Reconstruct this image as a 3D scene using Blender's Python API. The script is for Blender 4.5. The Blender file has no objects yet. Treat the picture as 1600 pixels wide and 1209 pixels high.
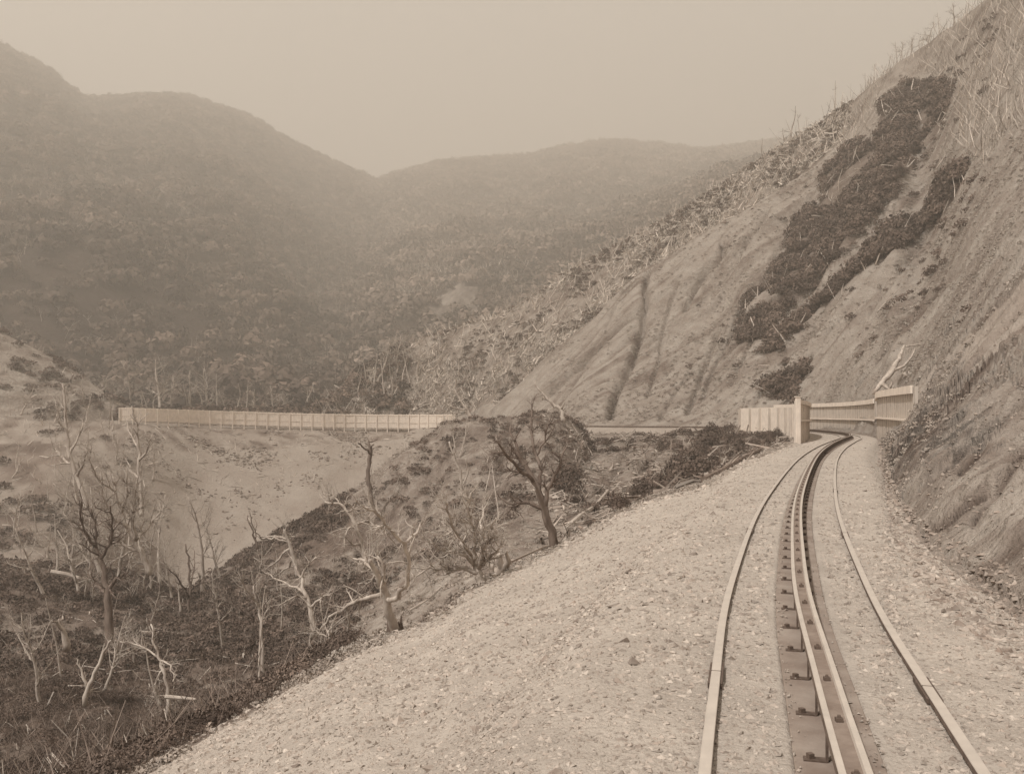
import bpy, math, random
import numpy as np
from mathutils import Vector, Matrix

S = bpy.context.scene
COL = S.collection
F = 1400.0            # focal length in photo pixels (photo 1600 wide)
HY = 640.0            # level line of the eye
EH = 1.52             # eye height above the rail heads

# ------------------------------------------------------------------ camera
cd = bpy.data.cameras.new("camera"); cam = bpy.data.objects.new("camera", cd); COL.objects.link(cam)
cam.location = (0, 0, EH); cam.rotation_euler = (math.radians(90), 0, 0)
cd.sensor_width = 36.0; cd.lens = F / 1600 * 36.0
cd.shift_y = (HY - 604.5) / 1600
cd.clip_start = 0.1; cd.clip_end = 6000
S.camera = cam

# ------------------------------------------------------------------ light
SUN_EL, SUN_AZ = 52, 222          # sun high behind the left shoulder, thin cloud
W = bpy.data.worlds.new("World"); S.world = W; W.use_nodes = True
nt = W.node_tree; nt.nodes.clear()
sky = nt.nodes.new("ShaderNodeTexSky"); sky.sky_type = 'NISHITA'; sky.sun_disc = False
sky.sun_elevation = math.radians(SUN_EL); sky.sun_rotation = math.radians(SUN_AZ)
sky.air_density = 1.0; sky.dust_density = 3.0
bw = nt.nodes.new("ShaderNodeRGBToBW")
mx = nt.nodes.new("ShaderNodeMix"); mx.data_type = 'FLOAT'; mx.inputs[0].default_value = 0.72
mx.inputs[3].default_value = 5.4
tint = nt.nodes.new("ShaderNodeVectorMath"); tint.operation = 'SCALE'; tint.inputs[0].default_value = (1.0, 0.935, 0.85)
bg = nt.nodes.new("ShaderNodeBackground"); bg.inputs[1].default_value = 0.104
wo = nt.nodes.new("ShaderNodeOutputWorld")
nt.links.new(sky.outputs[0], bw.inputs[0]); nt.links.new(bw.outputs[0], mx.inputs[2])
nt.links.new(mx.outputs[0], tint.inputs['Scale']); nt.links.new(tint.outputs[0], bg.inputs[0])
nt.links.new(bg.outputs[0], wo.inputs[0])
sl = bpy.data.lights.new("sun", 'SUN'); sl.energy = 4.1; sl.angle = math.radians(3); sl.color = (1, 0.975, 0.94)
sun = bpy.data.objects.new("sun", sl); COL.objects.link(sun)
az = math.radians(SUN_AZ); el = math.radians(SUN_EL)
sdir = Vector((math.sin(az) * math.cos(el), math.cos(az) * math.cos(el), math.sin(el)))
sun.rotation_euler = sdir.to_track_quat('Z', 'Y').to_euler()
S.view_settings.view_transform = 'Standard'; S.view_settings.look = 'None'
S.view_settings.gamma = 1; S.view_settings.exposure = 0.27
S.cycles.volume_bounces = 1; S.cycles.max_bounces = 5; S.cycles.volume_max_steps = 64
HAZE_DENSITY = 0.00118

# ------------------------------------------------------------------ helpers
def sep(a):
    """sepia print tone of brightness a"""
    a *= .82; t = min(1, max(0, (a - .06) / .32))
    return (a, a * (.68 + .19 * t), a * (.52 + .23 * t), 1)

def tag(o, label=None, cat=None, group=None, kind=None):
    if label: o['label'] = label
    if cat: o['category'] = cat
    if group: o['group'] = group
    if kind: o['kind'] = kind
    return o

def empty(name, loc=(0, 0, 0), rz=0):
    o = bpy.data.objects.new(name, None); COL.objects.link(o); o.location = loc
    o.rotation_euler = (0, 0, rz); o.empty_display_size = .1
    return o

def npmesh(name, V, Fc, mat=None, parent=None, smooth=False, mats=None, midx=None, link=True, attr=None):
    """V (n,3); Fc (m,k) index array, all faces of the same size"""
    V = np.asarray(V, np.float32); Fc = np.asarray(Fc, np.int32)
    me = bpy.data.meshes.new(name)
    me.vertices.add(len(V)); me.vertices.foreach_set('co', V.ravel())
    k = Fc.shape[1]; m = len(Fc)
    me.loops.add(m * k); me.loops.foreach_set('vertex_index', Fc.ravel())
    me.polygons.add(m); me.polygons.foreach_set('loop_start', np.arange(0, m * k, k, dtype=np.int32))
    me.polygons.foreach_set('loop_total', np.full(m, k, np.int32))
    me.polygons.foreach_set('use_smooth', np.full(m, bool(smooth)))
    for mm in (mats or [mat]): me.materials.append(mm)
    if midx is not None: me.polygons.foreach_set('material_index', np.asarray(midx, np.int32))
    if attr is not None:
        for an, av in attr.items():
            a = me.attributes.new(an, 'FLOAT', 'POINT'); a.data.foreach_set('value', np.asarray(av, np.float32))
    me.update(calc_edges=True)
    o = bpy.data.objects.new(name, me)
    if link: COL.objects.link(o)
    if parent is not None: o.parent = parent
    return o

class MB:
    """collects boxes, sweeps and tubes as quads"""
    def __init__(s): s.V = []; s.F = []; s.M = []; s.n = 0
    def add(s, V, Fc, m=0):
        V = np.asarray(V, float); Fc = np.asarray(Fc, int)
        s.V.append(V); s.F.append(Fc + s.n); s.M += [m] * len(Fc); s.n += len(V)
    def box(s, c, sx, sy, sz, rz=0, m=0, tilt=0):
        v = np.array([[x, y, z] for z in (-.5, .5) for y in (-.5, .5) for x in (-.5, .5)]) * (sx, sy, sz)
        if tilt:
            ct, st = math.cos(tilt), math.sin(tilt)
            v = v @ np.array([[ct, 0, st], [0, 1, 0], [-st, 0, ct]])
        cr, sr = math.cos(rz), math.sin(rz)
        v = v @ np.array([[cr, sr, 0], [-sr, cr, 0], [0, 0, 1]]) + np.asarray(c, float)
        s.add(v, [[0, 2, 3, 1], [4, 5, 7, 6], [0, 1, 5, 4], [2, 6, 7, 3], [0, 4, 6, 2], [1, 3, 7, 5]], m)
    def tube(s, P, R, k=6, m=0):
        P = np.asarray(P, float); R = np.asarray(R, float); n = len(P)
        T = np.gradient(P, axis=0); T /= np.linalg.norm(T, axis=1)[:, None] + 1e-9
        u = np.cross(T[0], (0, 0, 1.0));
        if np.linalg.norm(u) < .2: u = np.cross(T[0], (1.0, 0, 0))
        rings = []
        for i in range(n):
            u = u - T[i] * (u @ T[i]); u /= np.linalg.norm(u) + 1e-9
            w = np.cross(T[i], u)
            a = np.arange(k) * 2 * math.pi / k
            rings.append(P[i] + R[i] * (np.cos(a)[:, None] * u + np.sin(a)[:, None] * w))
        V = np.concatenate(rings + [P[-1:] + T[-1:] * R[-1], P[:1]])
        Fq = []
        for i in range(n - 1):
            for j in range(k):
                a = i * k + j; b = i * k + (j + 1) % k
                Fq.append([a, b, b + k, a + k])
        for j in range(0, k):
            Fq.append([(n - 1) * k + j, (n - 1) * k + (j + 1) % k, n * k, n * k])
            Fq.append([(j + 1) % k, j, n * k + 1, n * k + 1])
        s.add(V, Fq, m)
    def build(s, name, mat, parent=None, mats=None, smooth=False, link=True):
        V = np.concatenate(s.V); Fc = np.concatenate(s.F)
        me = bpy.data.meshes.new(name)
        tri = Fc[:, 2] == Fc[:, 3]
        cnt = np.where(tri, 3, 4)
        keep = np.ones(Fc.shape, bool); keep[tri, 3] = False
        loops = Fc[keep]
        me.vertices.add(len(V)); me.vertices.foreach_set('co', V.astype(np.float32).ravel())
        me.loops.add(len(loops)); me.loops.foreach_set('vertex_index', loops.astype(np.int32))
        me.polygons.add(len(Fc))
        me.polygons.foreach_set('loop_start', (np.cumsum(cnt) - cnt).astype(np.int32))
        me.polygons.foreach_set('loop_total', cnt.astype(np.int32))
        me.polygons.foreach_set('material_index', np.asarray(s.M, np.int32))
        me.polygons.foreach_set('use_smooth', np.full(len(Fc), bool(smooth)))
        for mm in (mats or [mat]): me.materials.append(mm)
        me.update(calc_edges=True)
        o = bpy.data.objects.new(name, me)
        if link: COL.objects.link(o)
        if parent is not None: o.parent = parent
        return o

rs = np.random.RandomState(7)
_tab = rs.rand(256, 256)
def vnoise(x, y):
    xi = np.floor(x).astype(int); yi = np.floor(y).astype(int)
    fx = x - xi; fy = y - yi
    fx = fx * fx * (3 - 2 * fx); fy = fy * fy * (3 - 2 * fy)
    a = _tab[xi & 255, yi & 255]; b = _tab[(xi + 1) & 255, yi & 255]
    c = _tab[xi & 255, (yi + 1) & 255]; d = _tab[(xi + 1) & 255, (yi + 1) & 255]
    return (a * (1 - fx) + b * fx) * (1 - fy) + (c * (1 - fx) + d * fx) * fy
def fbm(x, y, o=4, g=.5):
    t = np.zeros(np.broadcast(x, y).shape); am = 1; s = 0
    for i in range(o):
        t = t + am * (vnoise(x + 17.3 * i, y + 9.1 * i) - .5) * 2; s += am; am *= g
        x = x * 2.03; y = y * 2.03
    return t / s

def pchip(xk, yk, x):
    """xk,yk (n,c) knots per column; x (r,c)"""
    h = np.diff(xk, axis=0); d = np.diff(yk, axis=0) / h
    m = np.zeros_like(yk)
    same = d[:-1] * d[1:] > 0
    w1 = 2 * h[1:] + h[:-1]; w2 = h[1:] + 2 * h[:-1]
    with np.errstate(divide='ignore', invalid='ignore'):
        hm = (w1 + w2) / (w1 / d[:-1] + w2 / d[1:])
    m[1:-1] = np.where(same, hm, 0); m[0] = d[0]; m[-1] = d[-1]
    n = xk.shape[0]
    i = np.zeros(x.shape, int)
    for k in range(1, n - 1): i += (x >= xk[k])
    c = np.broadcast_to(np.arange(xk.shape[1]), x.shape)
    H = h[i, c]; t = (x - xk[i, c]) / H
    t = np.clip(t, 0, 1)
    return ((1 + 2 * t) * (1 - t) ** 2 * yk[i, c] + t * (1 - t) ** 2 * H * m[i, c]
            + t * t * (3 - 2 * t) * yk[i + 1, c] + t * t * (t - 1) * H * m[i + 1, c])

def pc1(pts, x):
    p = np.array(pts, float)
    return pchip(p[:, :1], p[:, 1:], np.asarray(x)[:, None])[:, 0]

def P3(px, py, D): return np.array([(px - 800) / F * D, D, EH + (HY - py) / F * D])

# ------------------------------------------------------------------ materials
def mat(name, a, rough=.9, var=.25, scale=3.0, bump=0.0, bscale=None, attr=None, dark=None, spec=.2, stretch=None,
        speck=None, rand=0.0):
    m = bpy.data.materials.new(name); m.use_nodes = True
    nt = m.node_tree; N = nt.nodes; L = nt.links; N.clear()
    out = N.new("ShaderNodeOutputMaterial"); b = N.new("ShaderNodeBsdfPrincipled")
    b.inputs['Roughness'].default_value = rough; b.inputs['Specular IOR Level'].default_value = spec
    L.new(b.outputs[0], out.inputs[0])
    tc = N.new("ShaderNodeTexCoord"); src = tc.outputs['Object']
    if stretch:
        mp = N.new("ShaderNodeMapping"); mp.inputs['Scale'].default_value = stretch
        L.new(src, mp.inputs[0]); src = mp.outputs[0]
    n1 = N.new("ShaderNodeTexNoise"); n1.inputs['Scale'].default_value = scale
    n1.inputs['Detail'].default_value = 7; n1.inputs['Roughness'].default_value = .62
    L.new(src, n1.inputs['Vector'])
    cr = N.new("ShaderNodeValToRGB")
    lo = dark if dark is not None else a * (1 - var)
    hi = a * (1 + var)
    cr.color_ramp.elements[0].color = sep(lo); cr.color_ramp.elements[0].position = .34
    cr.color_ramp.elements[1].color = sep(hi); cr.color_ramp.elements[1].position = .66
    L.new(n1.outputs[0], cr.inputs[0]); colr = cr.outputs[0]
    if speck:
        sc, amt, sa = speck
        n2 = N.new("ShaderNodeTexNoise"); n2.inputs['Scale'].default_value = sc; n2.inputs['Detail'].default_value = 4
        n2.inputs['Roughness'].default_value = .7
        L.new(src, n2.inputs['Vector'])
        r2 = N.new("ShaderNodeValToRGB"); r2.color_ramp.elements[0].position = .34; r2.color_ramp.elements[1].position = .44
        r2.color_ramp.elements[0].color = (amt, amt, amt, 1); r2.color_ramp.elements[1].color = (0, 0, 0, 1)
        L.new(n2.outputs[0], r2.inputs[0])
        mm = N.new("ShaderNodeMix"); mm.data_type = 'RGBA'
        L.new(r2.outputs[0], mm.inputs[0]); L.new(colr, mm.inputs[6]); mm.inputs[7].default_value = sep(sa)
        colr = mm.outputs[2]
    if attr:      # list of (attribute, tone): ground cover, and rill shade painted into the tone
        for an, ta in attr:
            at = N.new("ShaderNodeAttribute"); at.attribute_name = an
            mm = N.new("ShaderNodeMix"); mm.data_type = 'RGBA'
            c2 = N.new("ShaderNodeValToRGB"); c2.color_ramp.elements[0].color = sep(ta * .7); c2.color_ramp.elements[0].position = .36
            c2.color_ramp.elements[1].color = sep(ta * 1.3); c2.color_ramp.elements[1].position = .64
            L.new(n1.outputs[0], c2.inputs[0])
            L.new(at.outputs['Fac'], mm.inputs[0]); L.new(colr, mm.inputs[6]); L.new(c2.outputs[0], mm.inputs[7])
            colr = mm.outputs[2]
    if rand:
        at = N.new("ShaderNodeAttribute"); at.attribute_name = 'rnd'
        mr = N.new("ShaderNodeMapRange"); mr.inputs[3].default_value = 1 - rand; mr.inputs[4].default_value = 1 + rand
        vm = N.new("ShaderNodeVectorMath"); vm.operation = 'SCALE'
        L.new(at.outputs['Fac'], mr.inputs[0]); L.new(colr, vm.inputs[0]); L.new(mr.outputs[0], vm.inputs['Scale'])
        colr = vm.outputs[0]
    L.new(colr, b.inputs['Base Color'])
    if bump:
        n3 = N.new("ShaderNodeTexNoise"); n3.inputs['Scale'].default_value = bscale or scale * 2
        n3.inputs['Detail'].default_value = 6; n3.inputs['Roughness'].default_value = .65
        L.new(src, n3.inputs['Vector'])
        bp = N.new("ShaderNodeBump"); bp.inputs['Strength'].default_value = 1.0; bp.inputs['Distance'].default_value = bump
        L.new(n3.outputs[0], bp.inputs['Height']); L.new(bp.outputs[0], b.inputs['Normal'])
    return m

M = {}
M['ballast'] = mat('ballast', .50, var=.12, scale=1.3, bump=.03, bscale=22, speck=(34, .55, .22))
M['gravel'] = mat('gravel', .42, var=.2, scale=9, bump=.004, bscale=60, rand=.3)
M['stonebrown'] = mat('brown_stone', .33, var=.25, scale=9, rand=.3)
M['gully'] = mat('gully_soil', .33, var=.28, scale=1.1, bump=.3, bscale=3.6, attr=[('slip', .42), ('brush', .17)])
M['scree'] = mat('scree', .39, var=.12, scale=.22, bump=.22, bscale=2.6, attr=[('brush', .2)], speck=(1.3, .2, .25))
M['slope'] = mat('bare_slope', .41, var=.16, scale=.5, bump=.5, bscale=2.2, attr=[('brush', .2), ('dark', .23)])
M['hill'] = mat('forest_floor', .06, var=.35, scale=.05, bump=3, bscale=.22, attr=[('slip', .42)])
M['leaf'] = mat('forest_leaf', .135, var=.35, scale=.05, rand=.95, rough=.8)
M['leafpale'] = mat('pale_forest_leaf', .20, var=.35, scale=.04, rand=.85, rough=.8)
M['scrub'] = mat('scrub_leaf', .155, var=.35, scale=.5, rand=.5, rough=.8)
M['grass'] = mat('dry_grass', .40, var=.25, scale=.4, rand=.3)
M['dead'] = mat('bleached_wood', .54, var=.25, scale=4, bump=.01, bscale=25, stretch=(1, 1, .3), dark=.32)
M['deaddark'] = mat('dark_wood', .20, var=.35, scale=4, bump=.012, bscale=25, stretch=(1, 1, .3))
M['log'] = mat('log_wood', .46, var=.3, scale=2.5, bump=.01, bscale=18, dark=.34)
M['timber'] = mat('weathered_timber', .60, var=.14, scale=1.6, stretch=(2.5, 2.5, .5), bump=.006, bscale=12)
M['timberlight'] = mat('pale_timber', .88, var=.10, scale=2, bump=.004, bscale=14)
M['baulk'] = mat('oiled_timber', .31, var=.2, scale=3, bump=.004, bscale=22, speck=(8, .35, .36))
M['steel'] = mat('worn_rail_head', .54, var=.08, scale=6, rough=.5, spec=.4)
M['rust'] = mat('rusty_steel', .20, var=.3, scale=14, bump=.002, bscale=60)
M['iron'] = mat('dark_iron', .13, var=.3, scale=20, bump=.002, bscale=60, rough=.6)

# ------------------------------------------------------------------ railway line (centre of the track)
ctl = np.array([(-.3, -3, 0), (.45, 0, 0), (1.566, 4.43, 0), (2.62, 8.2, 0), (4.9, 15.2, 0), (9.04, 26.6, 0), (12.6, 35.5, 0),
                (15.7, 42.6, 0), (18.9, 50.0, -.04), (22.3, 60, -.16), (24.3, 69, -.24), (25.0, 78, -.28), (23.2, 90, -.38), (18.8, 99, -.46),
                (13.2, 106, -.56), (7.6, 113, -.64), (1.5, 123, -.9), (-3.5, 138, -1.3), (-7, 156, -1.8), (-12.5, 169, -2.05),
                (-19, 177.2, -2.15), (-25.5, 178.5, -2.15), (-32, 177.5, -2.1), (-42, 173, -1.9), (-54, 167, -1.45), (-64, 156.5, -.75), (-76, 150, -.2), (-92, 145, .3)])
def catmull(P, step=.25):
    out = []
    for i in range(1, len(P) - 2):
        p0, p1, p2, p3 = P[i - 1], P[i], P[i + 1], P[i + 2]
        n = max(2, int(np.linalg.norm(p2 - p1) / step))
        for k in range(n):
            t = k / n
            out.append(.5 * ((2 * p1) + (-p0 + p2) * t + (2 * p0 - 5 * p1 + 4 * p2 - p3) * t * t + (-p0 + 3 * p1 - 3 * p2 + p3) * t ** 3))
    return np.array(out)
TR = catmull(ctl)
TRT = np.gradient(TR[:, :2], axis=0); TRT /= np.linalg.norm(TRT, axis=1)[:, None]
TRN = np.stack([TRT[:, 1], -TRT[:, 0]], 1)          # to the right of travel
TRS = np.concatenate([[0], np.cumsum(np.linalg.norm(np.diff(TR, axis=0), axis=1))])
def track_at(s):
    i = np.clip(np.searchsorted(TRS, s), 1, len(TRS) - 1); f = (s - TRS[i - 1]) / (TRS[i] - TRS[i - 1])
    p = TR[i - 1] * (1 - f) + TR[i] * f; n = TRN[i - 1] * (1 - f) + TRN[i] * f
    return p, n / np.linalg.norm(n)
def off(s, d, dz=0):
    p, n = track_at(s); return np.array([p[0] + n[0] * d, p[1] + n[1] * d, p[2] + dz])

# ------------------------------------------------------------------ terrain: ridge, foot and crest lines, near to far
LN = {
1: [(-500,1520,7),(-80,1330,8),(77,1275,8.6),(200,1215,9.4),(390,1115,10.6),(480,1060,11.8),(545,1020,13),(640,985,14.6),(750,915,17),(880,850,21),(1000,785,26.5),(1100,755,29),(1170,716,37),(1232,693,46),(1240,690,47.5),(1262,673,80.5),(1325,678.5,67.5),(1375,690,52.5),(1395,760,17),(1440,838,10.6),(1510,895,8.3),(1600,960,6.7),(1700,1030,5.5),(2100,1300,3.4)],
2: [(-500,1300,16),(-80,1250,18),(77,1200,20),(200,1165,23),(300,1140,25),(390,1128,27),(480,1078,29),(545,1038,30),(640,1002,31),(750,934,33),(880,868,38),(1000,803,42),(1100,770,42),(1170,724,48),(1235,692,60),(1262,672.9,81),(1325,678.5,68.2),(1375,689.5,53),(1395,735,22),(1440,745,14),(1510,780,11),(1600,820,8.8),(1700,820,7.8),(2100,900,6)],
3: [(-500,1000,38),(-80,1020,42),(77,1000,45),(200,1010,48),(285,1010,50),(340,1000,52),(450,960,56),(560,915,58),(640,870,58),(750,795,60),(850,745,62),(920,755,62),(1000,742,60),(1100,715,62),(1170,697,66),(1235,684,70),(1262,672.7,81.5),(1325,678,69),(1375,689,53.5),(1395,710,28),(1440,695,21),(1510,700,15.5),(1600,720,12),(1700,700,10.5),(2100,650,9)],
4: [(-500,820,70),(-80,870,70),(77,890,70),(160,898,72),(240,918,74),(290,930,76),(340,900,78),(400,865,79),(450,832,80),(500,805,80),(560,768,80),(620,716,80),(680,680,80),(700,661,79),(735,656,80),(770,652,80),(800,648,80),(826,643,79),(852,642,79),(872,650,81),(886,660,83),(905,668,88),(920,685,92),(1000,690,88),(1100,684,86),(1170,678,82),(1235,677,76),(1262,672.5,82),(1325,678,69.6),(1375,688.5,54),(1395,697,36),(1440,660,29),(1510,640,21),(1600,620,17),(1700,560,15),(2100,450,13)],
5: [(-500,850,95),(-80,890,95),(77,905,97),(160,912,112),(240,945,124),(290,950,127),(340,930,128),(450,865,136),(560,800,148),(640,735,158),(700,695,162),(760,700,112),(800,695,106),(850,690,101),(900,682,99),(920,678,101),(1000,677,98),(1100,674,94),(1170,672,88),(1235,673,81),(1262,672.2,82.6),(1325,678,70.2),(1375,688,54.6),(1395,687,44),(1440,642,39),(1510,590,29),(1600,540,24),(1700,470,21),(2100,330,18)],
6: [(-500,640,140),(-80,650,146),(77,658,148),(150,658,150),(210,662,152),(340,668,164),(450,671,170),(500,672,172),(560,673,175),(640,674,176),(700,674,172),(760,674,150),(800,672,136),(860,670,123),(920,668.5,112),(1000,668.5,106.5),(1100,669,99),(1170,670,91.5),(1235,672,84),(1262,672,83.4),(1325,677,71.5),(1375,686,55.5),(1395,678,52),(1440,605,48),(1510,540,38),(1600,450,33),(1700,370,29),(2100,230,26)],
7: [(-500,580,144),(-80,615,150),(77,640,152),(150,642,154),(210,655,155.5),(340,660,168),(450,665,174),(560,668,179),(640,668,180),(700,668,176),(760,668,154),(800,664,140),(860,650,129),(920,615,127),(1000,600,123),(1100,600,114),(1170,600,104),(1235,600,97),(1262,600,93),(1325,600,80),(1375,600,68),(1395,590,64),(1440,520,68),(1510,450,58),(1600,360,50),(1700,270,46),(2100,130,42)],
8: [(-500,520,152),(-80,555,158),(77,600,160),(150,622,160),(210,650,158),(340,655,171),(450,660,177),(560,664,182),(640,662,183),(700,662,179),(760,655,160),(800,640,150),(860,605,147),(920,560,147),(1000,510,146),(1100,480,141),(1170,480,127),(1235,480,121),(1262,480,118),(1325,450,106),(1375,430,100),(1395,415,98),(1440,380,104),(1510,300,90),(1600,210,80),(1700,120,72),(2100,0,66)],
9: [(-500,400,168),(-80,478,168),(0,520,168),(77,560,168),(150,604,166),(205,640,162),(340,652,174),(450,655,179),(560,657,184),(640,656,185),(700,655,181),(760,636,170),(800,612,164),(860,556,163),(920,506,165),(1000,426,166),(1060,390,166),(1130,350,166),(1170,327,166),(1262,266,170),(1325,215,168),(1375,175,160),(1395,160,158),(1440,150,156),(1510,120,135),(1600,50,115),(1700,-20,105),(2100,-150,98)],
10:[(-500,460,190),(-80,560,190),(77,600,185),(150,640,180),(210,655,170),(340,656,178),(450,657,183),(560,657,188),(640,656,189),(700,655,186),(760,645,176),(800,621,170),(860,566,169),(920,516,171),(1000,436,172),(1060,399,172),(1130,358,172),(1170,333,172),(1262,266,176),(1325,208,174),(1375,150,168),(1395,135,168),(1440,120,165),(1510,90,145),(1600,20,125),(1700,-50,115),(2100,-180,108)],
11:[(-500,560,205),(-80,620,205),(77,640,200),(150,650,195),(210,655,190),(340,652,195),(450,648,200),(500,642,205),(530,612,208),(560,588,210),(640,540,214),(700,515,212),(760,500,208),(800,482,206),(860,446,205),(920,406,206),(1000,368,205),(1060,335,205),(1100,310,204),(1170,264,200),(1215,235,199),(1262,206,197),(1300,182,192),(1345,148,184),(1375,122,179),(1400,103,176),(1440,75,175),(1510,25,165),(1600,-40,150),(1700,-110,140),(2100,-230,130)],
12:[(-500,600,222),(-80,640,222),(77,652,222),(210,657,222),(340,657,222),(450,656,225),(500,656,228),(560,630,240),(640,590,250),(700,572,255),(800,545,260),(920,480,265),(1000,445,265),(1100,390,265),(1200,330,262),(1300,262,245),(1400,190,225),(1510,110,210),(1700,-20,190),(2100,-130,170)],
13:[(-500,620,236),(-80,645,236),(77,648,240),(210,648,244),(340,648,246),(450,648,250),(500,646,256),(560,600,324.8),(600,575,347.2),(640,552,369.6),(700,528,392),(800,497,425.6),(920,425,470.4),(1000,388,504),(1100,330,537.6),(1200,282,560),(1300,265,537.6),(1400,220,504),(1700,120,504),(2100,60,504)],
14:[(-500,330,380),(-80,345,385),(77,360,400),(210,372,425),(340,392,475),(450,425,550),(500,448,590),(560,435,640),(600,410,690),(700,385,732),(800,372,756.4),(920,338,793),(1000,320,829.6),(1100,290,854),(1200,258,878.4),(1300,248,854),(1400,230,854),(1700,190,854),(2100,150,854)],
15:[(-500,-60,927.4),(-80,40,993.6),(20,84,1043.3),(77,115,1076.4),(110,141,1101.2),(140,157,1134.4),(200,153,1192.3),(265,149,1225.4),(330,164,1258.6),(400,190,1291.7),(440,214,1300),(500,245,1324.8),(560,271,1374.5),(587,284,1407.6),(620,273,1440.7),(650,267,1473.8),(700,255,1490.4),(760,250,1507),(830,245,1523.5),(880,232,1540.1),(950,222,1556.6),(1050,229,1573.2),(1100,236,1573.2),(1200,226,1573.2),(1300,215,1573.2),(1700,190,1573.2),(2100,150,1573.2)],
16:[(-500,200,1296),(77,330,1458),(265,340,1620),(587,420,1782),(950,400,1863),(1300,400,1863),(2100,300,1863)],
}
cols = np.concatenate([np.arange(-1600, -500, 40), np.arange(-500, -60, 14), np.arange(-60, 1660, 2.2), np.arange(1660, 2101, 14), np.arange(2120, 3700, 40)])
cols = np.unique(np.round(np.concatenate([cols, np.arange(1368.1, 1402, .33), np.arange(1236.1, 1264, .5)]), 3)); cols = cols[np.concatenate([[True], np.diff(cols) > .12])]
NC = len(cols)
Dk = np.zeros((17, NC)); Zk = np.zeros((17, NC))
for k in range(1, 17):
    p = np.array(LN[k], float)
    pyk = pc1(np.stack([p[:, 0], p[:, 1]], 1), cols); dk = pc1(np.stack([p[:, 0], p[:, 2]], 1), cols)
    Dk[k] = dk; Zk[k] = EH + (HY - pyk) / F * dk
Dk[0] = 2.0
x0 = (cols - 800) / F * 2.0
Zk[0] = -.12 - .33 * np.clip(.2 - x0, 0, 5)
for k in range(1, 17): Dk[k] = np.maximum(Dk[k], Dk[k - 1] + .25)
RN = [300, 26, 90, 90, 14, 80, 40, 80, 90, 8, 64, 8, 24, 70, 80, 6]
srow = np.concatenate([k + np.arange(n) / n for k, n in enumerate(RN)] + [[16.0]])
ROW0 = np.concatenate([[0], np.cumsum(RN)])          # first row of each band
NR = len(srow)
ki = np.minimum(srow.astype(int), 15); fr = srow - ki
fr = fr[:, None]
DD = Dk[ki] ** (1 - fr) * Dk[ki + 1] ** fr
ZZ = pchip(Dk, Zk, DD)
CX = np.broadcast_to(cols, DD.shape); SR = np.broadcast_to(srow[:, None], DD.shape)
EL = pchip(Dk, (Zk - EH) / Dk, DD); wE = np.clip(srow - 13, 0, 1)[:, None] * (srow[:, None] <= 15)
ZZ = np.where(srow[:, None] > 13, ZZ * (1 - wE) + (EH + EL * DD) * wE, ZZ)
XX = (CX - 800) / F * DD; YY = DD
# distance to the track
def track_dist(X, Y):
    q = TR[::4, :3]; d = np.full(X.shape, 1e9); z = np.zeros(X.shape); side = np.zeros(X.shape)
    for i in range(len(q) - 1):
        a = q[i]; b = q[i + 1]; ab = b[:2] - a[:2]; L2 = ab @ ab
        t = np.clip(((X - a[0]) * ab[0] + (Y - a[1]) * ab[1]) / L2, 0, 1)
        dx = X - a[0] - t * ab[0]; dy = Y - a[1] - t * ab[1]; dd = dx * dx + dy * dy
        w = dd < d
        d = np.where(w, dd, d); z = np.where(w, a[2] + t * (b[2] - a[2]), z)
        side = np.where(w, np.sign(dx * ab[1] - dy * ab[0]), side)
    return np.sqrt(d), z, side
near = np.nonzero(srow < 9.2)[0][-1] + 1
TD = np.full(DD.shape, 1e3); TZ = np.zeros(DD.shape); TSD = np.zeros(DD.shape)
TD[:near], TZ[:near], TSD[:near] = track_dist(XX[:near], YY[:near])

def sstep(a, b, x): t = np.clip((x - a) / (b - a), 0, 1); return t * t * (3 - 2 * t)
# relief amplitudes
def bandamp(vals):  # value at each line 0..16 -> rows
    return np.interp(srow, np.arange(17), vals)[:, None]
right = sstep(1240, 1300, CX)
cc = np.where(YY < 95, YY, YY - .38 * (XX - 20) * sstep(95, 130, YY))
tt = XX
warp = 2.2 * fbm(XX / 14, YY / 14, 3)
gul = 1 - np.abs(fbm((cc + warp) / 6.5, tt / 55 + 3, 4) * 2.6)
gul2 = fbm((cc + warp * .6) / 1.9, tt / 12, 3)
rough = fbm(XX / 1.7, YY / 1.7, 4)
big = fbm(XX / 11, YY / 11, 3)
a_g = bandamp([0, 0, .0, 0, 0, 0, 0, 1.2, 2.3, .7, .4, .3, 0, 0, 0, 0, 0])
a_g2 = bandamp([0, 0, .1, .1, .1, .1, .1, .7, 1.2, .4, .3, .2, 0, 0, 0, 0, 0])
ZZ = ZZ + a_g * (gul - .55) + a_g2 * gul2
# near cutting on the right: ledges and rills
cut = right * bandamp([0, .0, .5, .8, 1, 1, .9, .3, 0, 0, 0, 0, 0, 0, 0, 0, 0]) * np.clip(DD / 22, .25, .6)
ZZ = ZZ + 1.7 * cut * (.42 * (1 - 2 * np.abs(fbm((.33 * XX + .94 * YY) / .9, (XX * .94 - YY * .33) / 6, 4))) + .25 * fbm((.33 * XX + .94 * YY) / .35, (XX * .94 - YY * .33) / 2.5, 3) + .12 * fbm(XX / .25, YY / .25, 3))
lf = 1 - right
ZZ = ZZ + lf * bandamp([0, .05, .6, 1.1, .4, .08, .05, 0, 0, 0, 0, 0, 0, 0, 0, 0, 0]) * big
ZZ = ZZ + lf * bandamp([0, .05, .35, .6, .5, .1, .05, .15, .15, .25, .35, .35, 0, 0, 0, 0, 0]) * rough
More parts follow.
